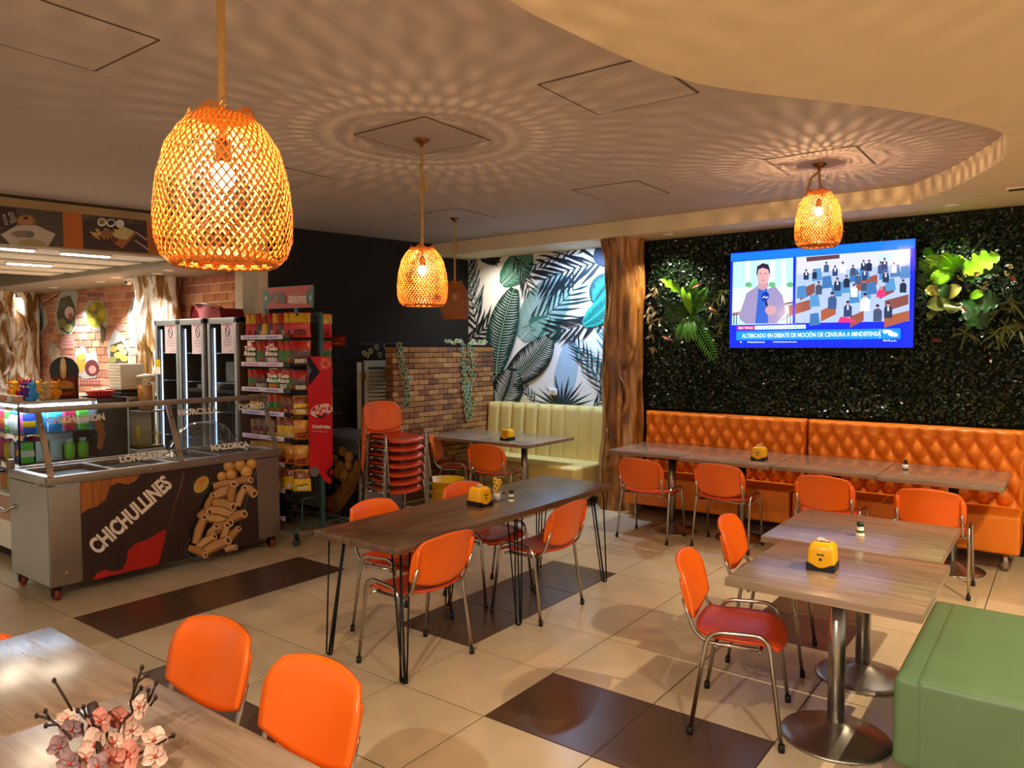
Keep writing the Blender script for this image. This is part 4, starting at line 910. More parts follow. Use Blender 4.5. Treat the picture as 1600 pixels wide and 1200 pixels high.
MB().lathe([(.001, .004), (.17, .004), (.18, .02), (.215, .38), (.228, .385), (.228, .4), (.205, .4), (.165, .03), (.001, .03)], mat('yellow_tub', '#e0a80e', .4), 32).build('tub', t)
MB().lathe([(.203, .3), (.215, .3), (.215, .315), (.205, .315)], mat('yellow_tub', '#e0a80e'), 32).build('band', t)
# ------------------------------------------------------------------ stainless food cart
XF, CY0, CY1, XBk, CZ = -5.7, 2.2, 4.1, -6.4, .9
ct = thing('food_cart', 'stainless food cart with glass guard and printed CHICHULLINES front', 'cart', (-6.05, 3.15, 0)); CO = Vector((6.05, -3.15, 0))
def cp(mb, name, par=None):
    o = mb.build(name, par or ct); o.location = CO if par is None else (0, 0, 0); return o
M_INOX = mat('cart_steel', '#94877a', .36, .8, bump=.02, bscale=120); M_INOX2 = mat('cart_end_steel_lit', '#b7b8b6', .4, .6)  # end steel is a paler copy, display counter's light put into its colour
cp(MB().box((XBk, CY0, .11), (XF, CY1, CZ - .07), M_INOX, .004), 'body')
cp(MB().box((XBk + .01, CY0 - .003, .115), (XF - .02, CY0 - .0005, CZ - .075), M_INOX2), 'end_panel')
r_ = MB(); r_.box((XF - .03, CY0 - .015, CZ - .062), (XF + .02, CY1 + .015, CZ), M_INOX, .004); r_.box((XBk - .02, CY0 - .015, CZ - .062), (XBk + .03, CY1 + .015, CZ), M_INOX, .004)
r_.box((XBk + .03, CY0 - .015, CZ - .062), (XF - .03, CY0 + .04, CZ), M_INOX2, .004); r_.box((XBk + .03, CY1 - .04, CZ - .062), (XF - .03, CY1 + .015, CZ), M_INOX, .004); cp(r_, 'rim')
M_WELL = mat('bain_marie_well', '#3a3430', .3, .7)
for k in range(4):
    y0 = CY0 + .06 + .45 * k; w = MB(); w.box((XBk + .1, y0, CZ - .06), (XF - .07, y0 + .41, CZ - .05), M_WELL); cp(w, 'food_well')
d = MB(); d.box((XBk + .03, CY0 + .04, CZ - .045), (XBk + .1, CY1 - .04, CZ - .012), M_INOX)
d.box((XF - .07, CY0 + .04, CZ - .045), (XF - .03, CY1 - .04, CZ - .012), M_INOX)
for k in range(5): y0 = CY0 + .02 + .45 * k; d.box((XBk + .1, y0, CZ - .045), (XF - .07, y0 + .04, CZ - .012), M_INOX)
cp(d, 'deck')
for y in (CY0 + .72, CY0 + 1.28): cp(MB().lathe([(.014, 0), (.014, .004), (.006, .01), (.002, .011)], M_CHROME, 14, Matrix.Translation((XF + .02, y, CZ - .035)) @ Matrix.Rotation(R(90), 4, 'Y')), 'bolt')
for y, x in ((CY0 + .05, XF - .06), (CY1 - .06, XF - .06), (CY0 + .05, XBk + .06), (CY1 - .06, XBk + .06)):
    c = MB(); c.box((x - .035, y - .03, .09), (x + .035, y + .03, .11), M_BLK); c.box((x - .02, y - .028, .03), (x + .02, y - .022, .09), M_BLK); c.box((x - .02, y + .022, .03), (x + .02, y + .028, .09), M_BLK); k = cp(c, 'caster')
    MB().lathe([(.012, -.018), (.036, -.018), (.042, -.01), (.042, .01), (.036, .018), (.012, .018)], mat('caster_wheel', '#7a2a14', .5), 20, Matrix.Translation((x, y, .042)) @ Matrix.Rotation(R(90), 4, 'X')).build('wheel', k)
# handle and taps at the near end
cp(MB().tube(fillet([(XBk - .25, CY0 - .06, .66), (XBk + .02, CY0 - .07, .6), (XBk + .09, CY0 - .055, .585), (XBk + .12, CY0 - .04, .62), (XBk + .13, CY0, .63)], .03), .013, M_CHROME, 10), 'tow_hook')
cp(MB().box((XBk + .02, CY0 - .02, CZ), (XBk + .06, CY0 + .02, CZ + .07), M_INOX, .003), 'corner_stub'); cp(MB().tube([(XBk - .02, CY0 - .02, CZ - .02), (XBk - .02, CY0 - .1, CZ - .02)], .01, M_BLK), 'gas_tap'); cp(MB().tube([(XF - .06, CY0, CZ - .055), (XF - .06, CY0 - .09, CZ - .055)], .008, M_CHROME), 'latch')
# glass guard
ZR = 1.36; gx = lambda z: XF - .01 - (z - CZ) * .42
for y in (CY0 + .02, CY0 + .98, CY1 - .02):
    p = MB(); p.add([(gx(CZ - .02) + a, y + b, CZ - .02) for a, b in ((-.006, -.02), (.008, -.02), (.008, .02), (-.006, .02))] + [(gx(ZR) + a, y + b, ZR) for a, b in ((-.006, -.02), (.008, -.02), (.008, .02), (-.006, .02))], [(3, 2, 1, 0), (4, 5, 6, 7), (0, 1, 5, 4), (1, 2, 6, 5), (2, 3, 7, 6), (3, 0, 4, 7)], M_INOX); g_ = cp(p, 'guard_post')
    for z in (CZ + .08, ZR - .1): MB().tube([(gx(z) + .01, y, z), (gx(z) + .03, y, z)], .012, M_CHROME, 10).build('glass_clip', g_)
cp(MB().box((gx(ZR) - .03, CY0 - .04, ZR - .02), (gx(ZR) + .015, CY1 + .02, ZR + .022), M_INOX, .004), 'top_rail'); cp(MB().box((gx(ZR) - .2, CY0 - .04, ZR - .02), (gx(ZR) - .03, CY0, ZR + .02), M_INOX, .004), 'rail_bracket')
def gp(y, z, off=0): return (gx(z) + .012 + off, y, z)
for y0, y1 in ((CY0 + .04, CY0 + .965), (CY0 + .995, CY1 - .04)):
    cp(MB().add([gp(y0, CZ + .01), gp(y1, CZ + .01), gp(y1, ZR - .02), gp(y0, ZR - .02)], [(0, 1, 2, 3)], M_GLASS), 'guard_glass')
M_LET = mat('etched_lettering', '#d9d5cc', .6)
gs = Vector((-.42, 0, 1)).normalized()
def gt(s, y, z, w_, h_): gl = MB(); text(gl, s, M_LET, gp(y, z, .003), (0, w_, 0), gs * h_, .045); cp(gl, 'guard_lettering')
gt('CHICHARRON', 2.46, 1.285, .40, .055); gt('LONGANIZA', 2.92, .965, .44, .055); 
gt('MORCILLA', 3.42, 1.275, .36, .055); gt('CHORIZO', 3.93, 1.285, .27, .055); gt('MAZORCA', 3.63, .97, .36, .055)
# printed front
pf = MB(); PXm = lambda h, r=.55: mat('print_' + h[1:], h, r)
MWD = wood('print_dark_planks', '#23120b', '#3a2014', .5, (1, 26, 1.0), 0); MWO = wood('print_orange_planks', '#8a4a14', '#b26a22', .5, (1, 22, 1.2), 0)
D = Draw(pf, 100, 700, 5.0, (XF + .001, 0, 0), (1, 0, 0), .0005)
D.poly([(122, 265), (1502, 88), (1525, 735), (150, 1048)], MWD)
D.poly([(122, 265), (600, 200), (560, 255), (500, 285), (420, 270), (360, 300), (325, 400), (260, 455), (180, 480), (135, 515)], MWO)
D.poly([(215, 1034), (260, 975), (320, 950), (390, 965), (450, 950), (485, 890), (500, 800), (560, 745), (650, 715), (740, 660), (800, 635), (775, 760), (735, 910)], PXm('#a81a0c'))
D.line([(936, 190), (915, 290), (860, 450), (820, 620), (780, 740)], [6, 10, 5, 4, 2], PXm('#7a4a3a'))
D.text('CHICHULLINES', PXm('#e8d9c8'), 528, 512, 800, 128, .74, .04)
D.disk(1072, 292, 98, 72, PXm('#3a3632'), rot=-.8); D.disk(1072, 288, 84, 58, PXm('#14100d'), rot=-.8); D.disk(1070, 285, 76, 50, PXm('#c2a04a'), rot=-.9); D.poly([(1040, 250), (1080, 230), (1105, 260), (1065, 300)], PXm('#d9822a'))
D.line([(1500, 170), (1440, 330), (1390, 520), (1330, 760)], 12, PXm('#6a6662')); D.poly([(940, 790), (960, 740), (1050, 480), (1130, 320), (1200, 230), (1500, 160), (1420, 400), (1330, 770), (1000, 855)], PXm('#1c0f0a'))
D.line([(985, 700), (945, 770), (950, 825), (1000, 858)], 10, PXm('#55524e'))
for x, y, r0 in ((1285, 145, 46), (1370, 135, 48), (1460, 122, 44), (1228, 222, 40), (1300, 208, 46), (1418, 185, 50)): D.disk(x, y, r0, r0, PXm('#a06c2c')); D.disk(x - 4, y - 6, r0 * .8, r0 * .78, PXm('#c8954a')); D.disk(x - 8, y - 14, r0 * .42, r0 * .36, PXm('#dcae66'))
for k, (x, y, l, w_, a) in enumerate(((1250, 285, 170, 50, .15), (1390, 255, 110, 46, .1), (1225, 350, 130, 70, .4), (1430, 330, 90, 62, -.5), (1300, 350, 130, 56, 1.4), (1370, 380, 140, 50, 1.2), (1225, 440, 150, 66, -.2), (1115, 440, 150, 40, 1.2), (1210, 500, 170, 62, -.25), (1340, 530, 100, 62, .4), (1075, 520, 90, 60, .5), (1180, 560, 150, 56, -.2), (1040, 640, 200, 56, 1.25), (1200, 620, 160, 60, .5), (1235, 690, 170, 52, 1.4), (1130, 660, 120, 50, 1.0), (1300, 670, 110, 46, .9), (1080, 730, 150, 50, .6), (1160, 760, 190, 66, .45), (1010, 800, 130, 50, -.4), (1270, 780, 80, 40, .3))):
    w_ *= 1.35; l *= 1.1; c_, s_ = math.cos(a), -math.sin(a); A = (x - l / 2 * c_, y - l / 2 * s_); B = (x + l / 2 * c_, y + l / 2 * s_); md = (x + 8 * s_, y - 8 * c_)
    D.line([A, md, B], [w_ * .8, w_, w_ * .85], PXm('#8a5c30')); D.line([(A[0], A[1] - 4), (md[0], md[1] - 5), (B[0], B[1] - 4)], [w_ * .5, w_ * .66, w_ * .5], PXm(['#c09058', '#b08048', '#c89c68'][k % 3])); D.disk(B[0], B[1], w_ * .3, w_ * .4, PXm('#d2aa78'), 10, -a); D.disk(B[0] + 1, B[1], w_ * .16, w_ * .24, PXm('#5a2f18'), 8, -a)
cp(pf, 'front_print')
cp(MB().lathe([(.013, 0), (.013, .006), (.008, .008)], mat('drain_brass', '#b59a6a', .4, .6), 14, Matrix.Translation((XF, CY0 + .1, .2)) @ Matrix.Rotation(R(90), 4, 'Y')), 'drain_plug')
# clear dome lid, standing on the cart
t = thing('dome_lid', 'clear plastic dome lid resting on the food cart wells', 'lid', (-6.04, 3.57, CZ - .012))
dm = MB(); prof = [(.33, 0), (.3, .012), (.27, .02), (.235, .1), (.19, .19), (.14, .235), (.07, .26), (.002, .265)]; dm.lathe(prof, glass('clear_acrylic', '#e8f0f8', .2, .06), 40); dm.f = dm.f[:-2]; dm.m = dm.m[:-2]; dm.s = dm.s[:-2]; o = dm.build('dome', t); o.scale = (.85, 1.2, 1.06)
MB().tube([(.33 * .85 * math.cos(2 * math.pi * k / 40), .33 * 1.2 * math.sin(2 * math.pi * k / 40), .004) for k in range(40)], .005, mat('acrylic_rim', '#c9d2da', .15), 6, closed=True).build('rim', t)

# ------------------------------------------------------------------ glass display counter
XC, YC0, YC1, ZT = -6.9, 2.45, 3.06, 1.34
dc = thing('display_counter', 'lit glass display counter full of snacks behind the food cart', 'display counter', (-7.4, 2.75, 0)); DO = Vector((7.4, -2.75, 0))
def dp(mb, name): o = mb.build(name, dc); o.location = DO; return o
dp(MB().box((-8.6, YC0 + .06, 0), (XC - .06, YC1 + .3, .1), M_BLK), 'plinth'); dp(MB().box((-8.7, YC0, .1), (XC, YC1 + .3, .42), M_WHITE, .004), 'base'); dp(MB().box((-8.7, YC0 - .004, .34), (XC + .004, YC1 + .3, .55), mat('rose_laminate', '#b98f7c', .5), .003), 'laminate_band'); dp(MB().box((-8.7, YC0, .55), (XC, YC1 + .3, .57), M_WHITE, .003), 'case_floor')
M_CG = glass('case_glass', '#f4fbff', -.035)
M_LED = mat('case_led', '#dff0ff', emit=30, ecol='#dcedff')
dp(MB().box((-8.7, YC0, ZT), (XC, YC1 + .3, ZT + .02), mat('counter_glass_top', '#b9b2a6', .12, .2), .003), 'top'); dp(MB().box((-8.65, YC0 + .03, ZT - .03), (XC - .04, YC0 + .05, ZT - .012), M_LED), 'led_strip'); dp(MB().box((XC - .06, YC0 + .04, ZT - .03), (XC - .04, YC1 - .02, ZT - .012), M_LED), 'led_strip')
dp(MB().box((XC - .012, YC0, .57), (XC, YC0 + .012, ZT), M_BLK), 'corner_post'); dp(MB().box((-8.7, YC0, .57), (XC, YC0 + .006, ZT), M_CG), 'glass_pane'); dp(MB().box((XC - .006, YC0, .57), (XC, YC1, ZT), M_CG), 'glass_pane')
dp(MB().box((-8.7, YC1 + .26, .57), (XC, YC1 + .29, ZT), mat('case_back', '#cfe2ee', .3)), 'back_panel')
dp(MB().box((-8.7, YC0 + .03, 1.08), (XC - .03, YC1 + .2, 1.088), mat('shelf_glass_edge', '#3d463e', .2)), 'shelf'); dp(MB().box((-8.7, YC0 + .03, .83), (XC - .03, YC1 + .2, .84), mat('shelf_wood', '#7a5a3c', .5)), 'shelf')
dp(MB().box((XC - .5, YC1 + .01, .1), (XC + .01, YC1 + .27, ZT + .02), mat('black_laminate', '#140e0c', .35), .003), 'end_panel')
pk = MB(); Dk = Draw(pk, 0, 580, 6.0, (XC + .011, 0, 0), (1, 0, 0), .0006)
for a, b in (((900, 465), 30), ((935, 520), 42), ((950, 590), 40), ((945, 650), 34), ((935, 700), 28)): Dk.disk(a[0], a[1], b, b * 1.2, mat('print_crackling2', '#a8622a', .6))
dp(pk, 'food_print')
cols = ['#e23b5a', '#3aa0e8', '#f2c21c', '#6ad04a', '#cfe8f4', '#f07a2a', '#2ad0c8', '#e85ab0', '#f4f0e8', '#3a58c8', '#c8321e', '#8fe03a']
kinds = []
for k, c in enumerate(cols):
    m = MB(); q = mat('pack_' + c[1:], c, .3); q2 = mat('pack_' + cols[(k + 5) % 12][1:], cols[(k + 5) % 12], .3)
    if k % 3 == 0: m.box((-.03, -.02, 0), (.03, .02, .1), q, .006); m.box((-.031, -.0205, .03), (.031, .0205, .06), q2, .001)
    elif k % 3 == 1: m.grid(lambda u, v: (-.035 + .07 * u, -.02 * math.sin(math.pi * u) * math.sin(math.pi * v) ** .5 - .001, .1 * v), 6, 6, q); m.grid(lambda u, v: (-.035 + .07 * u, .02 * math.sin(math.pi * u) * math.sin(math.pi * v) ** .5 + .001, .1 * v), 6, 6, q2)
    else: m.lathe([(.026, 0), (.03, .02), (.03, .07), (.018, .085)], q, 14); m.lathe([(.02, .085), (.02, .1)], q2, 12)
    kinds.append((m, ['box', 'packet', 'tub'][k % 3]))
objs = {}
def sweet(x, y, z, k, shelf):
    m, nm = kinds[k]; lab = {'#e23b5a': 'red', '#3aa0e8': 'blue', '#f2c21c': 'yellow', '#6ad04a': 'green', '#cfe8f4': 'pale blue', '#f07a2a': 'orange', '#2ad0c8': 'turquoise', '#e85ab0': 'pink', '#f4f0e8': 'white', '#3a58c8': 'dark blue', '#c8321e': 'brick red', '#8fe03a': 'lime'}[cols[k]]
    if k not in objs: o = m.build('snack_' + nm); objs[k] = o
    else: o = objs[k].copy(); COL.objects.link(o)
    o.scale = (1.45, 1.3, 1.75); o.location = (x, y, z); o.rotation_euler = (0, 0, rnd.uniform(-.3, .3) + (0 if x < -7.0 else 1.57)); tag(o, 'small %s snack %s on the %s shelf of the lit glass display counter' % (lab, nm, shelf), 'snack', 'snacks on the %s shelf of the display counter' % shelf)
for shelf, z in (('lower', .571), ('middle', .841), ('upper', 1.089)):
    for k in range(9): sweet(-6.99 - .1 * k, YC0 + .09 + rnd.uniform(0, .03), z, rnd.randrange(12), shelf)
    for k in range(4): sweet(-6.98, YC0 + .2 + .11 * k, z, rnd.randrange(12), shelf)
    for k in range(5): sweet(-7.1 - .12 * k, YC0 + .3, z, rnd.randrange(12), shelf)

# ------------------------------------------------------------------ things on top of the display counter
def ontop(px_, py_): p = onz(px_, py_, ZT + .02); return p
toyc = [('#f08a1c', 'orange'), ('#f2c21c', 'yellow'), ('#c81e3a', 'red'), ('#5a2a9a', 'purple'), ('#3aa0e8', 'blue'), ('#d8b070', 'tan'), ('#f0a01c', 'amber'), ('#e85a2a', 'coral')]
for k, (x, y, c) in enumerate(((-7.44, 2.56, 0), (-7.33, 2.55, 1), (-7.22, 2.56, 2), (-7.11, 2.55, 3), (-7.0, 2.56, 4), (-7.02, 2.67, 5), (-7.08, 2.76, 6), (-7.55, 2.67, 7), (-7.42, 2.68, 2), (-7.29, 2.7, 1))):
    q = mat('plush_' + toyc[c][0][1:], toyc[c][0], .8); t = thing('plush_toy', 'small %s plush toy %s on the glass display counter' % (toyc[c][1], 'in the back row' if k > 6 else 'in the front row'), 'toy', (x, y + .05, ZT + .02), rnd.uniform(-.5, .8))
    MB().ball((0, 0, .05), (.042, .036, .05), q, 8, 12).build('body', t); MB().ball((0, -.012, .125), (.036, .034, .034), q, 8, 12).build('head', t); MB().ball((0, -.045, .12), (.014, .01, .01), mat('plush_muzzle', '#f0dcb8', .8), 6, 8).build('muzzle', t)
    for s in (-1, 1):
        MB().ball((s * .028, 0, .158), (.012, .006, .018), q, 6, 8).build('ear', t); MB().ball((s * .045, -.015, .06), (.013, .013, .028), q, 6, 8).build('arm', t); MB().ball((s * .025, -.04, .018), (.017, .024, .017), q, 6, 8).build('foot', t); MB().ball((s * .013, -.042, .135), .004, M_BLK, 4, 6).build('eye', t)
for k in range(4):
    t = thing('candy_box', ['pale', 'pink', 'white', 'salmon'][k] + ' candy box along the front edge of the display counter', 'box', (-7.38 + .13 * k, YC0 + .035, ZT + .02), 0); MB().box((-.04, -.025, 0), (.04, .025, .045), hue(['#e8d8b0', '#d89080', '#dfe8ee', '#e0a088'][k]), .004).build('carton', t); MB().box((-.042, -.027, .045), (.042, .027, .05), M_PAPER, .001).build('lid', t)
t = thing('menu_board', 'round topped black menu board with burger picture on the display counter', 'sign', (-7.12, 2.9, ZT + .02), R(35))
m = MB(); pts = [(-.12, 0), (.12, 0), (.12, .2)] + [(.13 * math.cos(R(a)), .24 + .13 * math.sin(R(a))) for a in range(0, 181, 15)] + [(-.12, .2)]
m.add([(x, -.008, z) for x, z in pts] + [(x, .008, z) for x, z in pts], [tuple(range(len(pts))), tuple(range(len(pts), 2 * len(pts)))[::-1]] + [(i, len(pts) + i, len(pts) + (i + 1) % len(pts), (i + 1) % len(pts)) for i in range(len(pts))], M_BLK); m.build('board', t)
m = MB(); Z = lambda a, b, x, z, c, q, n=16: m.add([(x + a * math.cos(2 * math.pi * k / n), -.009 - .0006 * q, z + b * math.sin(2 * math.pi * k / n)) for k in range(n)], [tuple(range(n))[::-1]], hue(c))
m.box((-.11, -.0092, .012), (.11, -.0085, .2), hue('#6a1c10'))
for q, (a, b, x, z, c) in enumerate(((.09, .06, .01, .09, '#a8501c'), (.085, .022, .01, .075, '#5a2a10'), (.09, .014, .01, .1, '#5f8a2a'), (.08, .035, .01, .125, '#d08a3a'), (.03, .1, .0, .27, '#d8a860'), (.02, .06, 0, .3, '#e8cfa0'))): Z(a, b, x, z, c, q + 2)
m.build('picture', t)
t = thing('water_bottle', 'clear plastic bottle with blue label on the display counter', 'bottle', tuple(ontop(97, 616)))
MB().lathe([(.03, 0), (.033, .01), (.033, .17), (.014, .215), (.013, .23)], glass('bottle_plastic', '#dfe8ee', .25, .1), 18).build('bottle', t); MB().lathe([(.0335, .1), (.0335, .15)], hue('#23329a'), 18).build('label_wrap', t); MB().lathe([(.015, .228), (.015, .25), (.003, .25)], M_WHITE, 14).build('cap', t)
t = thing('basket', 'red plastic food basket on the display counter', 'basket', (-7.05, 3.17, ZT + .02)); RB = mat('red_basket', '#d8262e', .4)
MB().lathe([(.001, .004), (.085, .004), (.09, .008), (.12, .06), (.125, .062), (.118, .062), (.088, .014), (.001, .012)], RB, 28).build('bowl', t)
for k in range(24): a = 2 * math.pi * k / 24; MB().tube([(.092 * math.cos(a), .092 * math.sin(a), .012), (.121 * math.cos(a), .121 * math.sin(a), .058)], .003, hue('#f08a88'), 4).build('rib', t)
MB().ball((0, 0, .06), (.03, .03, .02), M_PAPER, 6, 10).build('napkin', t)
# service counter behind with trays, foam boxes, jug, stove
sc = thing('service_counter', 'dark service counter behind the display counter', 'counter', (-7.7, 3.58, 0)); MB().box((-.5, -.16, .06), (.5, .17, 1.3), mat('dark_cabinet', '#1a1412', .4), .005).build('body', sc); MB().box((-.52, -.18, 1.3), (.52, .18, 1.34), M_STEELD, .005).build('worktop', sc); MB().box((-.45, -.12, 0), (.45, .14, .06), M_BLK).build('plinth', sc); MB().box((.5, -.12, .4), (.505, .13, 1.2), mat('cream_panel', '#c9c1a4', .5)).build('door', sc)
b0 = None
for k in range(8):
    lab = ['bottom', 'second', 'third', 'fourth', 'fifth', 'sixth', 'seventh', 'topmost'][k] + ' foam takeaway box, counted up the stack behind the display counter'
    if b0 is None:
        b0 = thing('foam_box', 'x', 'box'); MB().prism([(-.12, -.11), (.12, -.11), (.12, .11), (-.12, .11)], 0, .022, mat('white_foam', '#f2ecdc', .7)).build('tray', b0); MB().box((-.125, -.115, .022), (.125, .115, .03), mat('white_foam', '#f2ecdc'), .003).build('lid', b0); o = b0
    else: o = dup(b0)
    o.location = (-7.41 + rnd.uniform(-.004, .004), 3.58, 1.41 + .0305 * k); tag(o, lab, 'box', 'stacked foam takeaway boxes')
t = thing('printer_tray', 'black plastic tray holding the foam boxes', 'tray', (-7.43, 3.58, 1.34)); MB().box((-.2, -.14, 0), (.2, .14, .045), M_BLK, .01).build('tray', t); MB().box((-.17, -.12, .045), (.17, .12, .07), M_BLK, .01).build('insert', t)
t = thing('sandwich_box', 'low cream carton tray beside the black tray', 'box', (-7.6, 3.3 + .24 - .0, 1.24 + .0)); t.location = (-7.76, 3.54, 1.34); MB().box((-.09, -.1, 0), (.09, .1, .05), hue('#d8c48a'), .006).build('carton', t); MB().box((-.085, -.102, .05), (.085, .1, .06), hue('#efe2b8'), .004).build('lid', t)
t = thing('juice_jug', 'tall clear jug of orange juice beside the fridge', 'jug', (-7.07, 3.6, 1.215)); MB().lathe([(.07, 0), (.075, .02), (.08, .3), (.08, .31)], glass('jug_plastic', '#f0ead8', .1), 24).build('jug', t); MB().lathe([(.066, .008), (.074, .24)], mat('orange_juice', '#e8a23a', .3), 24).build('juice', t); MB().lathe([(.082, .31), (.082, .33), (.02, .345)], M_WHITE, 24).build('lid', t); MB().tube(fillet([(.08, 0, .27), (.14, 0, .26), (.14, 0, .08), (.077, 0, .07)], .03), .008, M_WHITE, 8).build('handle', t)
t = thing('gas_stove', 'small white stove with round knobs seen through the cart glass', 'stove', (-7.05, 3.58, 0)); MB().box((-.1, -.15, 0), (.1, .14, .86), mat('stove_enamel', '#c9c9c6', .3, .2), .008).build('body', t)
for y in (-.08, .07): MB().lathe([(.05, 0), (.05, .012), (.03, .02)], M_STEELD, 20, Matrix.Translation((.1, y, .76)) @ Matrix.Rotation(R(90), 4, 'Y')).build('dial', t)
MB().box((-.09, -.14, .86), (.09, .13, .875), M_BLKM, .004).build('hob', t)
t = thing('fryer_basket', 'yellow handled wire basket on the stove', 'basket', (-7.05, 3.58, .876)); 
for k in range(7): MB().tube([(-.09 + .03 * k, -.1, 0), (-.09 + .03 * k, -.1, .12)], .003, hue('#c8b83a'), 5).build('wire', t); MB().tube([(.1, -.1 + .033 * k, 0), (.1, -.1 + .033 * k, .12)], .003, hue('#c8b83a'), 5).build('wire', t)
MB().tube([(-.09, -.1, .12), (.1, -.1, .12), (.1, .1, .12), (-.09, .1, .12)], .004, hue('#c8b83a'), 5, closed=True).build('rim', t); MB().box((-.09, -.1, 0), (.1, .1, .006), hue('#8a8030')).build('base', t); MB().box((.04, -.12, .08), (.08, -.1, .2), hue('#e8c81c'), .006).build('handle', t)

t = thing('steel_shelf', 'small steel shelf above the stove carrying the juice jug', 'shelf', (-7.06, 3.59, 0)); MB().box((-.1, -.13, 1.2), (.1, .13, 1.214), M_STEELD, .002).build('shelf_board', t)
for x in (-.085,):
    for y in (-.12, .12): MB().box((x - .008, y - .008, .875), (x + .008, y + .008, 1.2), M_STEELD).build('leg', t)
# ------------------------------------------------------------------ glass door fridges
M_FR = mat('fridge_aluminium', '#c2cad4', .35, .5); M_FB = mat('fridge_brown', '#6b4a34', .4, .3); M_PINK = mat('notice_paper', '#e8d6e6', .7)
def fridge(x0, x1, label, tagp=False):
    y0, z1 = 4.2, 2.11; t = thing('glass_door_fridge', label, 'fridge', ((x0 + x1) / 2, 4.5, 0)); W = (x1 - x0) / 2
    b = MB(); b.box((-W, -.26, .06), (-W + .03, .3, z1), M_FB); b.box((W - .03, -.26, .06), (W, .3, z1), M_FB); b.box((-W, .27, .06), (W, .3, z1), mat('fridge_inside', '#6a7074', .5)); b.box((-W, -.26, z1 - .04), (W, .3, z1), M_FB); b.box((-W, -.26, .06), (W, .3, .3), M_BLK); b.build('body', t)
    d = MB(); f = .035
    for lo, hi in (((-W, -.3, .3), (-W + f, -.26, z1)), ((W - f, -.3, .3), (W, -.26, z1)), ((-W, -.3, z1 - .06), (W, -.26, z1)), ((-W, -.3, .3), (W, -.26, .36))): d.box(lo, hi, M_FR, .006)
    dr = d.build('door', t); MB().box((-W + f, -.285, .36), (W - f, -.28, z1 - .06), glass('fridge_glass', '#b9c4ca', .0)).build('glass_pane', dr); MB().tube(fillet([(W - .02, -.3, 1.25), (W - .02, -.33, 1.25), (W - .02, -.33, .95), (W - .02, -.3, .95)], .02), .008, M_BLK, 8).build('handle', dr)
    for k, z in enumerate((.55, .85, 1.15, 1.45, 1.75)): MB().box((-W + .03, -.22, z), (W - .03, .25, z + .008), M_FR).build('shelf', t)
    MB().box((-W + .035, -.245, .4), (-W + .043, -.235, z1 - .1), mat('fridge_led', '#e8f0ff', emit=5, ecol='#dfe9ff')).build('led_strip', t)
    for x in (-W + .05, W - .05):
        for y in (-.2, .24): MB().lathe([(.02, 0), (.02, .06)], M_BLK, 10).build('foot', t, (x, y, 0))
    return t
fr = [fridge(-8.04, -7.57, 'glass door fridge with a yellow tag on its frame'), fridge(-7.55, -7.08, 'middle glass door fridge of three, below the red bag'), fridge(-7.0, -6.5, 'glass door fridge next to the snack rack')]
dc_ = [('#c8422a', 'red'), ('#e0e4e0', 'white'), ('#3a6a3a', 'green'), ('#8a5a2a', 'brown')]
proto_b = {}
for fi, (x0, nm) in enumerate(((-7.8, 'yellow tagged'), (-7.31, 'middle'), (-6.75, 'rack side'))):
    for z in (.858, 1.158, 1.458):
        for k in range(3):
            c = rnd.randrange(4)
            if c not in proto_b:
                t = thing('drink_bottle', 'x', 'bottle'); MB().lathe([(.03, 0), (.032, .01), (.032, .12), (.013, .17), (.013, .19)], mat('drink_' + dc_[c][0][1:], dc_[c][0], .25), 14).build('bottle', t); MB().lathe([(.015, .188), (.015, .205), (.004, .205)], M_WHITE, 10).build('cap', t); proto_b[c] = t; o = t
            else: o = dup(proto_b[c])
            o.location = (x0 - .11 + .11 * k, 4.36 + rnd.uniform(0, .1), z); tag(o, '%s drink bottle on the %s shelf inside the %s fridge' % (dc_[c][1], {.858: 'low', 1.158: 'middle', 1.458: 'high'}[z], nm), 'bottle', '%s bottles on the %s shelf of the %s fridge' % (dc_[c][1], {.858: 'low', 1.158: 'middle', 1.458: 'high'}[z], nm))
def notice(x0, x1, y0, y1, label):
    Y = 4.199 - .0; a, b = ony(x0, y1, Y), ony(x1, y0, Y); t = thing('paper_notice', label, 'notice', ((a.x + b.x) / 2, 4.213, (a.z + b.z) / 2)); w_, h_ = abs(b.x - a.x) * .96, b.z - a.z
    MB().box((-w_ / 2, -.0012, -h_ / 2), (w_ / 2, 0, h_ / 2), M_PINK).build('sheet', t); m = MB(); y = -.002
    text(m, 'PROHIBIDO', hue('#c8327a'), (0, y, h_ * .4), (w_ * .75, 0, 0), (0, 0, h_ * .06)); R0 = w_ * .17; ink = hue('#3a3550')
    P = [(R0 * math.cos(R(q * 18)), y, h_ * .2 + R0 * 1.25 * math.sin(R(q * 18))) for q in range(20)]; m.tube(P, .005, ink, 4, closed=True); m.tube([(-R0 * .7, y, h_ * .2 + R0 * .85), (R0 * .7, y, h_ * .2 - R0 * .85)], .005, ink, 4)
    for k, s in enumerate(('Tomar las', 'bebidas', 'sin antes', 'cancelar')): text(m, s, ink, (0, y, h_ * (.02 - .085 * k)), (w_ * (.62 - .05 * (k % 2)), 0, 0), (0, 0, h_ * .045), .0)
    text(m, 'Gracias', ink, (w_ * .2, y, -h_ * .42), (w_ * .3, 0, 0), (0, 0, h_ * .04), 0); m.build('lettering', t); t.location.y = 4.2 + .012; return t
for a, nm in (((256, 274, 505, 552), 'yellow tagged'), ((298, 317, 504, 553), 'middle'), ((344, 364, 502, 552), 'rack side')): n_ = notice(*a, 'pink PROHIBIDO notice on the %s fridge door' % nm); n_.location.y = 4.2135
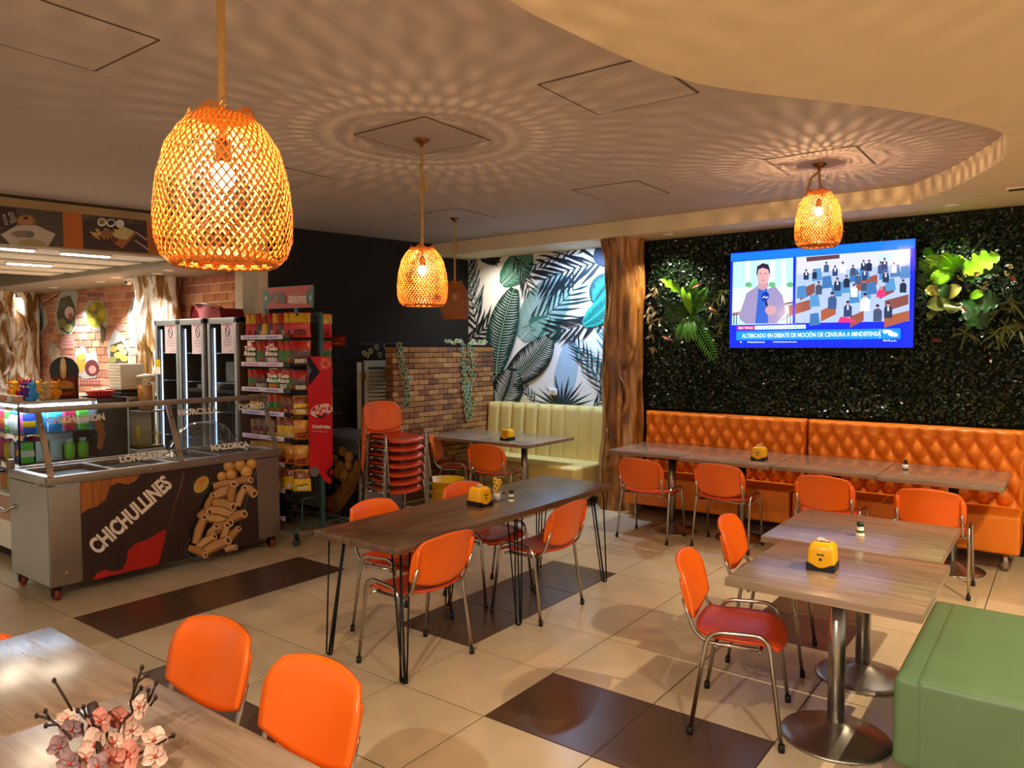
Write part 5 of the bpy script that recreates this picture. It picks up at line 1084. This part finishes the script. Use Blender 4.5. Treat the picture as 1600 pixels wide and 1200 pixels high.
t = thing('paper_tag', 'yellow and white tag stuck on the fridge door frame', 'tag', tuple(ony(247, 573, 4.198))); MB().box((-.05, -.002, -.08), (.05, 0, .08), M_PAPER).build('sheet', t); MB().box((-.05, -.004, .0), (.05, -.002, .08), hue('#e8c21c')).build('yellow_half', t)
t = thing('cloth_bag', 'dark red cloth bag lying on top of the fridges', 'bag', (-7.3, 4.5, 2.112)); m = MB(); RBm = mat('dark_red_cloth', '#7a0f18', .8, bump=.2, bscale=30)
m.grid(lambda u, v: ((-.3 + .6 * u) * (1 - .12 * v), (-.14 + .02 * math.sin(u * 9)) * (1 - .3 * v), (.11 + .05 * (1 - u)) * v + .012 * math.sin(u * 7) * v), 16, 6, RBm); m.grid(lambda u, v: ((-.3 + .6 * u) * .88, (-.098 + .24 * v), .11 + .05 * (1 - u) + .012 * math.sin(u * 7) - .03 * v + .01 * math.sin(u * 11 + v * 4)), 16, 6, RBm); m.grid(lambda u, v: ((-.3 + .6 * u) * (1 - .12 * v), .14 * (1 - .0 * v), (.08 + .05 * (1 - u)) * v), 16, 3, RBm); m.grid(lambda u, v: (.3 - .036 * v, -.14 + .28 * u, .11 * v), 8, 3, RBm); m.grid(lambda u, v: (-.3 + .036 * v, -.14 + .28 * u, .15 * v), 8, 3, RBm); m.build('bag_body', t)
MB().tube([(-.26, -.1, .17), (-.1, -.1, .165), (.1, -.1, .145), (.26, -.1, .115)], .006, M_BLK, 6).build('zip', t)

# ------------------------------------------------------------------ snack rack
RX0, RX1, RF, RM, RBk = -6.42, -5.6, 4.22, 4.5, 4.76; M_TEAL = mat('teal_metal', '#3f5f5c', .4, .5); M_WIRE = mat('rack_wire', '#2a2e30', .4, .6)
rk = thing('snack_rack', 'teal wire snack rack on casters with price strips, full of snack bags', 'rack', (-6.01, 4.5, 0)); RO = Vector((6.01, -4.5, 0))
def rp(mb, name, par=None): o = mb.build(name, par or rk); o.location = RO if par is None else (0, 0, 0); return o
for x in (RX0, RX1): rp(MB().box((x - .02, RM - .02, .1), (x + .02, RM + .02, 2.14), M_TEAL, .003), 'post')
rp(MB().box((RX0, RM - .015, 2.1), (RX1, RM + .015, 2.14), M_TEAL, .003), 'top_bar')
rp(MB().box((RX0 + .02, RM - .004, .3), (RX1 - .02, RM + .004, 2.1), mat('rack_back', '#3a3230', .6)), 'back_panel')
zsh = [1.9, 1.645, 1.405, 1.185, .955, .715, .475, .215]
M_STRIP = mat('price_strip', '#d9c7dc', .35)
for k, z in enumerate(zsh):
    s = MB()
    for y0, y1 in ((RF, RM), (RM, RBk)):
        for q in range(6): y = y0 + (y1 - y0) * q / 5; s.tube([(RX0, y, z), (RX1 - .02, y, z)], .0035, M_WIRE, 4)
        for q in range(9): x = RX0 + (RX1 - RX0 - .02) * q / 8; s.tube([(x, y0, z), (x, y1, z)], .003, M_WIRE, 4)
    s.tube([(RX1 - .02, RF, z), (RX1 - .02, RF, z + .07), (RX1 - .02, RM, z + .07)], .004, M_WIRE, 4); sh_ = rp(s, 'wire_shelf')
    st = MB(); st.box((RX0 - .01, RF - .012, z - .012), (RX1 - .17, RF - .004, z + .03), M_STRIP, .002); c = hue(['#6a58c8', '#d85aa0', '#5a4a8a'][k % 3])
    for q in range(2):
        x = RX0 + .06 + .3 * q
        st.tube([(x + .014 * math.cos(R(30 * a)), RF - .0125, z + .009 + .012 * math.sin(R(30 * a))) for a in range(12)], .0025, c, 4, closed=True) if q == 0 else None
        for e in range(7): st.box((x + .03 + .028 * e, RF - .0135, z + .002), (x + .03 + .028 * e + .02, RF - .012, z + .011 + .006 * (e % 2)), c)
    st.build('price_strip', sh_); MB().box((RX1 - .17, RF - .012, z - .012), (RX1 - .07, RF - .003, z + .03), M_BLK, .002).build('strip_end', sh_)
b = MB()
for x in (RX0, RX1): b.tube(fillet([(x, RF - .02, .1), (x, RF - .02, .16), (x, RBk + .02, .16), (x, RBk + .02, .1)], .03), .012, M_TEAL, 6)
b.tube([(RX0, RF - .02, .12), (RX1, RF - .02, .12)], .01, M_TEAL, 6); b.tube([(RX0, RBk, .12), (RX1, RBk, .12)], .01, M_TEAL, 6); rp(b, 'base_frame')
rp(MB().tube(fillet([(RX1, RF + .05, .42), (RX1, RF + .05, .2), (RX1, RM, .2)], .02), .006, M_TEAL, 6).tube([(RX1, RF + .05, .42), (RX1, RM, .42)], .006, M_TEAL, 6), 'side_guard')
for x in (RX0, RX1):
    for y in (RF - .02, RBk + .02):
        k = rp(MB().box((x - .014, y - .02, .05), (x + .014, y + .02, .11), M_BLK, .003), 'caster'); MB().lathe([(.008, -.012), (.035, -.012), (.04, 0), (.035, .012), (.008, .012)], mat('grey_wheel', '#3a3838', .5), 16, Matrix.Translation((x + .002, y, .041)) @ Matrix.Rotation(R(90), 4, 'Y')).build('wheel', k)
# header sign, side banner and flag
hd = MB(); Dh = Draw(hd, 360, 430, 6.0, (0, RF + .06, 0), (0, -1, 0), .0008); RED = mat('sign_red', '#b5403a', .5); TEA = mat('sign_teal', '#4a6660', .5); WHT = mat('sign_white', '#f2e8dc', .5)
def back_box(D_, pts, th, m):
    f = [D_.P(*p) for p in pts]; n = len(f); D_.mb.add(f + [p - D_.n * th for p in f], [tuple(range(n)), tuple(range(n, 2 * n))[::-1]] + [(i, n + i, n + (i + 1) % n, (i + 1) % n) for i in range(n)], m)
back_box(Dh, [(325, 118), (768, 90), (768, 302), (325, 318)], .02, TEA); Dh.poly([(335, 122), (760, 96), (690, 200), (760, 300), (335, 312), (395, 215)], RED)
Dh.poly([(330, 195), (345, 215), (330, 240)], WHT); Dh.poly([(762, 175), (735, 215), (762, 245)], mat('sign_pale_teal', '#8fb0a8', .5))
for x, y, r0, c in ((400, 210, 28, '#5a4a44'), (440, 180, 26, '#6a5a50'), (480, 200, 34, '#54463e'), (430, 235, 30, '#8a5a40'), (500, 235, 26, '#5e4e46')): Dh.disk(x, y, r0, r0 * 1.2, hue(c))
Dh.text('CON NUESTROS', mat('sign_faint', '#d98a7a', .5), 618, 178, 120, 14, .03); Dh.text('DELICIOSOS', WHT, 635, 210, 165, 34, .0, .03); Dh.text('PRODUCTOS', WHT, 637, 248, 168, 34, .0, .03); rp(hd, 'header_sign')
for x in (RX0 + .25, RX1 - .1): rp(MB().box((x, RF + .07, 2.1), (x + .03, RF + .09, 2.36), M_TEAL).box((x, RF + .07, 2.1), (x + .03, RM, 2.12), M_TEAL), 'header_bracket')
bn = MB(); XB = RX1 + .03; BRD = mat('banner_red', '#c40f1a', .45)
def PB_(x, y): return onx(x, y, XB)
Db = Draw(bn, 470, 500, 8.573, (XB, 0, 0), (1, 0, 0), .0006)
def bpx(pts): return [((x - 470) * 8.573, (y - 500) * 8.573) for x, y in pts]
back_box(Db, bpx([(480, 557), (516, 557), (519, 640), (520, 735), (517, 757), (508, 752), (500, 740), (484, 735), (482, 640)]), .006, BRD)
Db.poly(bpx([(480.5, 557), (484, 558), (500, 581), (482, 604)]), M_BLK); Db.poly(bpx([(480.5, 569), (487, 579), (481, 589)]), TEA)
Db.disk(*bpx([(508, 568)])[0], 95, 95, hue('#b03020'));
for k in range(6): a = k * 1.05; Db.disk(bpx([(508, 568)])[0][0] + 55 * math.cos(a), bpx([(508, 568)])[0][1] + 55 * math.sin(a), 30, 26, hue(['#d86a4a', '#c85a5a'][k % 2]))
Db.poly(bpx([(520, 725), (509, 738), (519, 752), (520, 745), (514, 738), (520, 731)]), M_BLK); Db.disk(*bpx([(491, 737)])[0], 60, 70, hue('#6a6a66'))
Db.disk(*bpx([(501, 641)])[0], 150, 85, WHT, rot=-.25); Db.disk(*bpx([(501, 640)])[0], 138, 74, BRD, rot=-.25); Db.text('SUPER', WHT, *bpx([(503, 635)])[0], 200, 52, .2, .03); Db.text('RICAS', WHT, *bpx([(500, 643)])[0], 220, 58, .2, .03); Db.line([(180, 1270), (260, 1300), (370, 1240)], [8, 34, 6], M_BLK)
Db.text('TRANSFORMA', WHT, *bpx([(501, 667)])[0], 255, 44, -.04, .03); Db.text('TUS MOMENTOS', hue('#e88a80'), *bpx([(499, 674)])[0], 220, 26, -.04, .01)
rp(bn, 'side_banner')
fg = MB(); Df = Draw(fg, 470, 500, 8.573, (0, RBk + .02, 0), (0, -1, 0), .0008); back_box(Df, [(412, 212), (600, 208), (598, 330), (570, 352), (412, 358)], .005, mat('flag_red', '#7a1f14', .5)); OR_ = mat('flag_orange', '#d8703a', .5); Df.text('ZONA DE', OR_, 500, 258, 150, 36, 0, .02); Df.text('SABOR', OR_, 496, 312, 130, 34, 0, .02); rp(fg, 'side_flag')
# snack bags
def bag(w_, h_, c1, c2, c3, lab):
    m = MB(); q1, q2 = mat('bag_' + c1[1:], c1, .25, spec=.6), mat('bag_' + c2[1:], c2, .25, spec=.6)
    prof = lambda u, v:   .5 * w_ * .3 * (math.sin(math.pi * u) ** .6) * (math.sin(math.pi * min(1, max(0, v))) ** .5)
    wob = lambda u, v: .006 * math.sin(u * 17 + v * 9)
    for s in (-1, 1):
        m.grid(lambda u, v: (w_ * (u - .5) * (1 - .06 * math.sin(math.pi * v)), s * (prof(u, v) + .001) + wob(u, v) * math.sin(math.pi * v), h_ * v), 10, 4, q1, flip=s > 0); 
    m.v = [tuple(p) for p in m.v]
    for s in (-1,):
        m.grid(lambda u, v: (w_ * (u - .5) * .95, s * (prof(u, .58 + .38 * v) + .0035) + wob(u, .58 + .38 * v), h_ * (.58 + .38 * v)), 10, 3, q2)
        m.grid(lambda u, v: (w_ * (u - .5) * .6, s * (prof(.2 + .6 * u, .08 + .2 * v) + .0045) + wob(.2 + .6 * u, .1), h_ * (.08 + .2 * v)), 6, 2, mat('bag_' + c3[1:], c3, .3))
    return m
BG = [bag(.19, .23, '#c01c1c', '#c8a01c', '#7a0d0d', 0), bag(.19, .23, '#5a4034', '#b01818', '#d8d0c4', 0), bag(.19, .23, '#3a7a2a', '#c8321e', '#d87a2a', 0), bag(.18, .22, '#e8b81c', '#8a3a14', '#e8d8b0', 0), bag(.15, .2, '#c8741c', '#d89a2a', '#8a2a10', 0), bag(.17, .21, '#7a1c14', '#8a5a2a', '#c8a080', 0)]
bn_ = ['red', 'brown and red', 'green and red', 'yellow', 'amber', 'dark red']; bo = {}
def put_bag(k, x, y, z, rz, shelf, lean=.15, txt=None, sc=1):
    if (k, txt) not in bo:
        t = thing('snack_bag', 'x', 'snack bag'); BG[k].build('pouch', t)
        if txt:
            for i, s in enumerate(txt.split()):
                m = MB(); text(m, s, mat('bag_lettering', '#f4ecdc', .4), (0, -.04 + .003 * i, .15 - .048 * i), (.15, 0, 0), (0, .004, .042), .04); m.build('lettering', t)
        bo[(k, txt)] = t; o = t
    else: o = dup(bo[(k, txt)])
    o.location = (x, y, z); o.rotation_euler = (lean, 0, rz); o.scale = (sc,) * 3
    tag(o, '%s %ssnack bag on the %s of the rack' % (bn_[k], 'Todo Rico ' if txt else '', shelf), 'snack bag', '%s snack bags on the %s' % (bn_[k], shelf)); return o
names = ['top shelf', 'second shelf down', 'third shelf down', 'fourth shelf down', 'fifth shelf down', 'sixth shelf down', 'seventh shelf down']
lay = [[(0, 1), (0, 1), (1, 1), (3, 1), (1, 1), (0, 1), (1, 1), (0, 1), (0, 1)], [(1, 1, 'T'), None, (2, 1), (1, 1), (1, 1, 'T'), None, (2, 1), (2, 1), (1, 1)], [(2, .85), (1, .85), None, None, (2, .9, 'T'), None, (1, .9, 'T'), (2, .85), (1, .85)],
       [(3, .75), (3, .75), (2, .8), (2, .8), (2, .8), (5, .8), (5, .75), (3, .8)], [(5, .75), (5, .8), (5, .8), (5, .8), (3, .95), (3, .95), (4, .9)], [(4, .9), (4, .95), (4, .95), (4, .95), (4, .9), (4, .95)], [(5, .9), (5, .9), (5, .8), (3, .85), (3, 1.0), (3, .9)]]
for r_, row in enumerate(lay):
    n = len(row)
    for k, e in enumerate(row):
        if not e: continue
        x = RX0 + .07 + (RX1 - RX0 - .13) * k / (n - 1); put_bag(e[0], x, RF + (.1 if len(e) < 3 else .06), zsh[r_] + .006, (.85 if len(e) < 3 else .12) + rnd.uniform(-.1, .1), names[r_], -.06, 'Todo Rico' if len(e) > 2 else None, e[1])
for r_ in range(4):
    for k in range(2): o = put_bag([0, 2, 1, 3][r_], RX1 - .1 - .16 * k, RM + .12, zsh[r_] + .006, R(90) + rnd.uniform(-.2, .2), 'far side, ' + names[r_], .0)

# ------------------------------------------------------------------ pictures on the fascia
fp = MB(); Dp = Draw(fp, 0, 280, 5.714, tuple(bwp(4, .002)), tuple(BWn), .0006); FPm = lambda h: mat('menu_' + h[1:], h, .45)
t = thing('menu_sign', 'menu panel of a wrapped dish lettered 13 on the fascia over the counter', 'sign', tuple(bwp(2.75, .001, 2.74)))
def fin(mb, name, t): o = mb.build(name, t); o.location = -t.location; return o
Dp.poly([(-300, 205), (558, 292), (568, 606), (-300, 560)], FPm('#4e4238')); 
for k in range(9): Dp.line([(300, 300 + 32 * k), (430, 285 + 34 * k), (556, 300 + 33 * k)], 7, FPm(['#65574a', '#5a4c40'][k % 2]))
Dp.poly([(-300, 205), (140, 262), (150, 330), (60, 420), (-300, 480)], FPm('#3a1c14')); Dp.disk(230, 380, 92, 66, FPm('#8a5a3a')); Dp.disk(225, 372, 70, 44, FPm('#b07a50')); Dp.disk(228, 348, 24, 14, FPm('#2a1a14'))
Dp.poly([(5, 495), (150, 415), (320, 412), (495, 490), (430, 600), (90, 582)], FPm('#c2b6a4')); Dp.disk(200, 490, 105, 34, FPm('#8a7c78')); Dp.disk(265, 495, 40, 30, FPm('#75686a')); Dp.poly([(160, 560), (260, 530), (390, 560), (420, 598), (170, 588)], FPm('#b09a64'))
Dp.line([(0, 470), (150, 392)], 12, FPm('#140c0a')); Dp.text('13', FPm('#e8dccb'), 82, 350, 104, 96, .3, .035); Dp.text('13', FPm('#241410'), 82, 350, 96, 86, .3, .0)
fin(fp, 'print', t)
fp = MB(); Dp = Draw(fp, 0, 280, 5.714, tuple(bwp(4, .002)), tuple(BWn), .0006); t = thing('menu_sign', 'menu panel of fries and a toasted sandwich on the fascia over the counter', 'sign', tuple(bwp(3.6, .001, 2.75)))
Dp.poly([(732, 312), (1308, 372), (1322, 662), (745, 620)], FPm('#3a2a24')); 
for k in range(8): Dp.disk(760 + 68 * k, 338 + 7 * k, 34, 24, FPm(['#5a4a40', '#463830'][k % 2]))
Dp.poly([(760, 430), (860, 390), (1200, 460), (1300, 520), (1310, 640), (1090, 625), (930, 560)], FPm('#3e2c2a'))
for k in range(22): q = k / 21; Dp.poly([(1195 + 5 * (k % 11) * 2, 470 + 8 * k * .9), (1215 + 5 * (k % 11) * 2, 468 + 8 * k * .9), (1225 + 5 * (k % 11) * 2, 478 + 8 * k * .9), (1205 + 5 * (k % 11) * 2, 480 + 8 * k * .9)], FPm(['#a8443c', '#d8c8b8'][k % 2]))
for k in range(16): Dp.line([(800 + 16 * k, 470 + 30 * math.sin(k * 1.3)), (880 + 12 * k, 520 + 24 * math.sin(k * 2.1))], 16, FPm(['#c8a04a', '#a8803a', '#dcb868'][k % 3]))
for k, c in ((0, '#8a7a3a'), (1, '#2a1c1c'), (2, '#d8d4cc')): x = 902 + 80 * k; y = 388 + 7 * k; Dp.disk(x, y, 40, 36, FPm('#e8e2d6')); Dp.disk(x, y - 3, 30, 25, FPm(c))
Dp.poly([(1000, 490), (1080, 420), (1195, 470), (1120, 545), (1010, 520)], FPm('#c8b878')); Dp.poly([(1010, 520), (1120, 545), (1195, 470), (1200, 500), (1085, 620), (980, 560)], FPm('#a8622a')); Dp.disk(1010, 548, 36, 26, FPm('#6a2a1c')); Dp.disk(945, 490, 50, 40, FPm('#8a5a2a'))
fin(fp, 'print', t)
OP = mat('orange_panel', '#c0661a', .5, vary=.08)
for k, q in enumerate(([(556, 292), (728, 312), (742, 622), (570, 606)], [(1308, 372), (1500, 392), (1510, 680), (1322, 662)])):
    fp = MB(); Dp = Draw(fp, 0, 280, 5.714, tuple(bwp(4, .002)), tuple(BWn), .0006); t = thing('orange_panel', ['plain orange panel between the two menu panels', 'plain orange panel beyond the fries menu panel'][k], 'sign', tuple(bwp([3.2, 3.85][k], .001, 2.75))); back_box(Dp, q, .001, OP); fin(fp, 'board', t)

# ------------------------------------------------------------------ counter ceiling lights, cameras, back columns
for k, (x, y, off) in enumerate(((134, 396, -.23), (46, 411, -.85), (12, 386, -.23))):
    p = onz(x, y, ZL); t = thing('ceiling_lamp', ['bright oblong ceiling lamp above the glass counter, nearest the fries menu panel', 'bright oblong ceiling lamp on the second plank over the counter', 'bright oblong ceiling lamp under the dish menu panel'][k], 'ceiling light', (p.x, p.y, ZL), -math.atan(.19))
    MB().box((-.06, -.22, -.02), (.06, .22, -.001), M_WHITE, .004).build('frame', t); MB().box((-.045, -.2, -.024), (.045, .2, -.02), mat('lamp_panel', '#fff2d8', emit=60, ecol='#ffeccb')).build('diffuser', t)
for k, (x, y) in enumerate(((84, 449), (157, 440), (246, 427), (22, 456))):
    p = onz(x, y, ZL - .06); downlight((p.x, min(p.y, 4.8), ZL - .06), [150, 150, 45, 60][k], (.88, .9, 1), 'downlight in the brick wall beam ' + ['above the round food print', 'above the pineapple print', 'above the bark column beside the fridges', 'at the far end by the second bark column'][k], 110)
downlight((-7.9, 4.3, ZL - .06), 80, (1, .92, .8), 'small downlight in the beam above the fridges', 130)
downlight((-9.2, 4.35, ZL - .06), 240, (1, .92, .8), 'small downlight in the beam between the bark columns', 140)
for k, (x, y) in enumerate(((203, 437), (31, 460))):
    p = onz(x, y - 4, ZL - .06); t = thing('security_camera', ['white dome security camera beside the bark column near the fridges', 'white dome security camera by the far bark column'][k], 'camera', (p.x, min(p.y, 4.75), ZL - .06)); MB().lathe([(.05, 0), (.05, -.03), (.04, -.04)], M_WHITE, 20).build('mount', t); MB().ball((0, -.02, -.055), .04, M_WHITE, 8, 14).build('dome', t); MB().ball((.012, -.05, -.068), .018, M_BLK, 6, 10).build('lens', t)
p = ony(238, 500, 4.6); trunk(p.x, 4.68, .26, 0, ZL - .06, M_TR2, 'bark column with pale patches behind the fridges', 5.1)
p = ony(20, 520, 4.6); trunk(p.x, 4.62, .32, 0, ZL - .06, M_TR2, 'bark column with pale patches at the far end of the brick wall', 8.4)

# ------------------------------------------------------------------ torn-paper food prints on the brick wall
def wp(h): return mat('wall_print_' + h[1:], h, .6)
def decal(label, px_, build):
    t = thing('food_print', label, 'wall print', tuple(ony(px_[0], px_[1], YB - .014))); m = MB(); d = Draw(m, 0, 280, 4.0, (0, YB - .0135, 0), (0, -1, 0), .001); build(d); fin(m, 'print', t)
GY, GY2 = wp('#b4b2a8'), wp('#8f9088')
def d1(d): d.poly([(360, 750), (390, 690), (445, 680), (490, 710), (475, 830), (480, 930), (440, 975), (370, 965), (340, 880)], GY); d.poly([(380, 745), (440, 725), (470, 800), (475, 910), (430, 970), (375, 940), (355, 840)], wp('#4a4f38')); [d.disk(x, y, a, b, wp(c)) for x, y, a, b, c in ((435, 835, 30, 40, '#d8c8c0'), (390, 900, 26, 30, '#8a8a4a'), (430, 930, 28, 26, '#a0a060'), (400, 780, 30, 26, '#59604a'), (445, 860, 14, 26, '#b06a60'))]
def d2(d): d.poly([(530, 800), (560, 755), (640, 760), (668, 830), (668, 930), (640, 1020), (620, 940), (560, 930), (515, 850)], GY); d.disk(602, 845, 62, 86, wp('#a89a2a')); [d.disk(602 + 36 * math.cos(k * 1.05), 845 + 52 * math.sin(k * 1.05), 20, 26, wp(['#c2b23a', '#8f8a24'][k % 2])) for k in range(6)]; d.disk(600, 832, 14, 16, wp('#7a7a60')); d.poly([(630, 900), (665, 930), (655, 990), (635, 1030)], wp('#5a5030'))
def d3(d): d.poly([(210, 790), (250, 770), (290, 830), (300, 900), (270, 960), (240, 1040), (220, 940)], GY); d.disk(240, 850, 30, 60, wp('#5f7a90')); d.disk(235, 820, 22, 30, wp('#c8d0d4')); d.disk(252, 900, 20, 50, wp('#465a68'))
def d4(d): d.poly([(680, 1010), (720, 935), (775, 980), (815, 1070), (815, 1180), (690, 1190), (670, 1070)], GY); d.poly([(690, 1040), (760, 1010), (805, 1080), (800, 1180), (690, 1180)], wp('#4f4a38')); [d.disk(x, y, 26, 20, wp(c)) for x, y, c in ((710, 1060, '#b0a04a'), (755, 1050, '#cdbb7a'), (740, 1100, '#d8b858'), (780, 1120, '#c8a848'), (705, 1130, '#8f8a4a'), (775, 1080, '#e0c878'))]
def d5(d): d.poly([(470, 1080), (520, 1035), (550, 1090), (600, 1070), (620, 1160), (600, 1240), (520, 1250), (470, 1190)], GY); d.disk(505, 1150, 30, 62, wp('#c89a3a')); d.disk(575, 1180, 44, 52, wp('#6a2f2c')); d.disk(580, 1190, 24, 26, wp('#c08a78')); d.disk(515, 1110, 22, 24, wp('#d8b050'))
def d6(d): d.poly([(795, 850), (830, 730), (870, 760), (885, 900), (880, 1020), (820, 1030), (800, 940)], GY); d.poly([(840, 760), (885, 770), (885, 1000), (850, 990), (830, 880)], wp('#6a2a2c')); [d.disk(862, 800 + 42 * k, 14, 20, wp(['#a85a58', '#d8b8a8'][k % 2])) for k in range(5)]
def d7(d): d.poly([(320, 1010), (370, 1060), (385, 1150), (330, 1150), (305, 1080)], GY); d.disk(350, 1090, 18, 40, wp('#c8a878'))
def d8(d): d.poly([(270, 765), (355, 705), (360, 730), (275, 780)], wp('#8a3a34')); d.line([(270, 770), (358, 712)], 6, wp('#d8c8b8'))
for lb, pxy, fn in (('torn paper print of a green bowl with meat on the brick wall', (103, 490), d1), ('torn paper print of a yellow pineapple dish on the brick wall', (150, 490), d2), ('torn paper print of blue fish on the brick wall by the far column', (62, 495), d3), ('torn paper print of fried corn and pastries above the foam boxes', (187, 545), d4), ('torn paper print of potatoes and a round sausage above the counter', (136, 565), d5), ('torn paper print of red sausages beside the bark column', (212, 495), d6), ('small torn paper print of a pastry above the menu board', (86, 550), d7), ('narrow red ribbon print on the brick wall', (78, 465), d8)): decal(lb, pxy, fn)
def tplate(label, x0, y0, x1, y1, c, c2, rows):
    t = thing('text_print', label, 'wall print', tuple(ony((x0 + x1) / 8, 280 + (y0 + y1) / 8, YB - .014))); m = MB(); d = Draw(m, 0, 280, 4.0, (0, YB - .0135, 0), (0, -1, 0), .0008); d.poly([(x0, y0), (x1, y0 - 6), (x1, y1 - 6), (x0, y1)], wp(c))
    for r_ in range(rows):
        y = y0 + (y1 - y0) * (r_ + .5) / rows; hh = (y1 - y0) / rows * .3
        for k in range(7): xx = x0 + (x1 - x0) * (.08 + .125 * k); d.poly([(xx, y - hh), (xx + (x1 - x0) * .08, y - hh), (xx + (x1 - x0) * .08, y + hh), (xx, y + hh)], wp(c2), 1 if k == 0 else 0)
    fin(m, 'print', t)
tplate('pale title strip above the pineapple print', 540, 700, 655, 745, '#b58a78', '#7a4a40', 1); tplate('pink text patch below the green bowl print', 385, 985, 465, 1065, '#d09a88', '#a86a5c', 4); tplate('pink title strip above the fish print', 175, 735, 265, 775, '#c48a80', '#8a4a48', 1)
tplate('red lettered text patch below the sausage print', 490, 1255, 640, 1290, '#c88a78', '#8a3f34', 2)
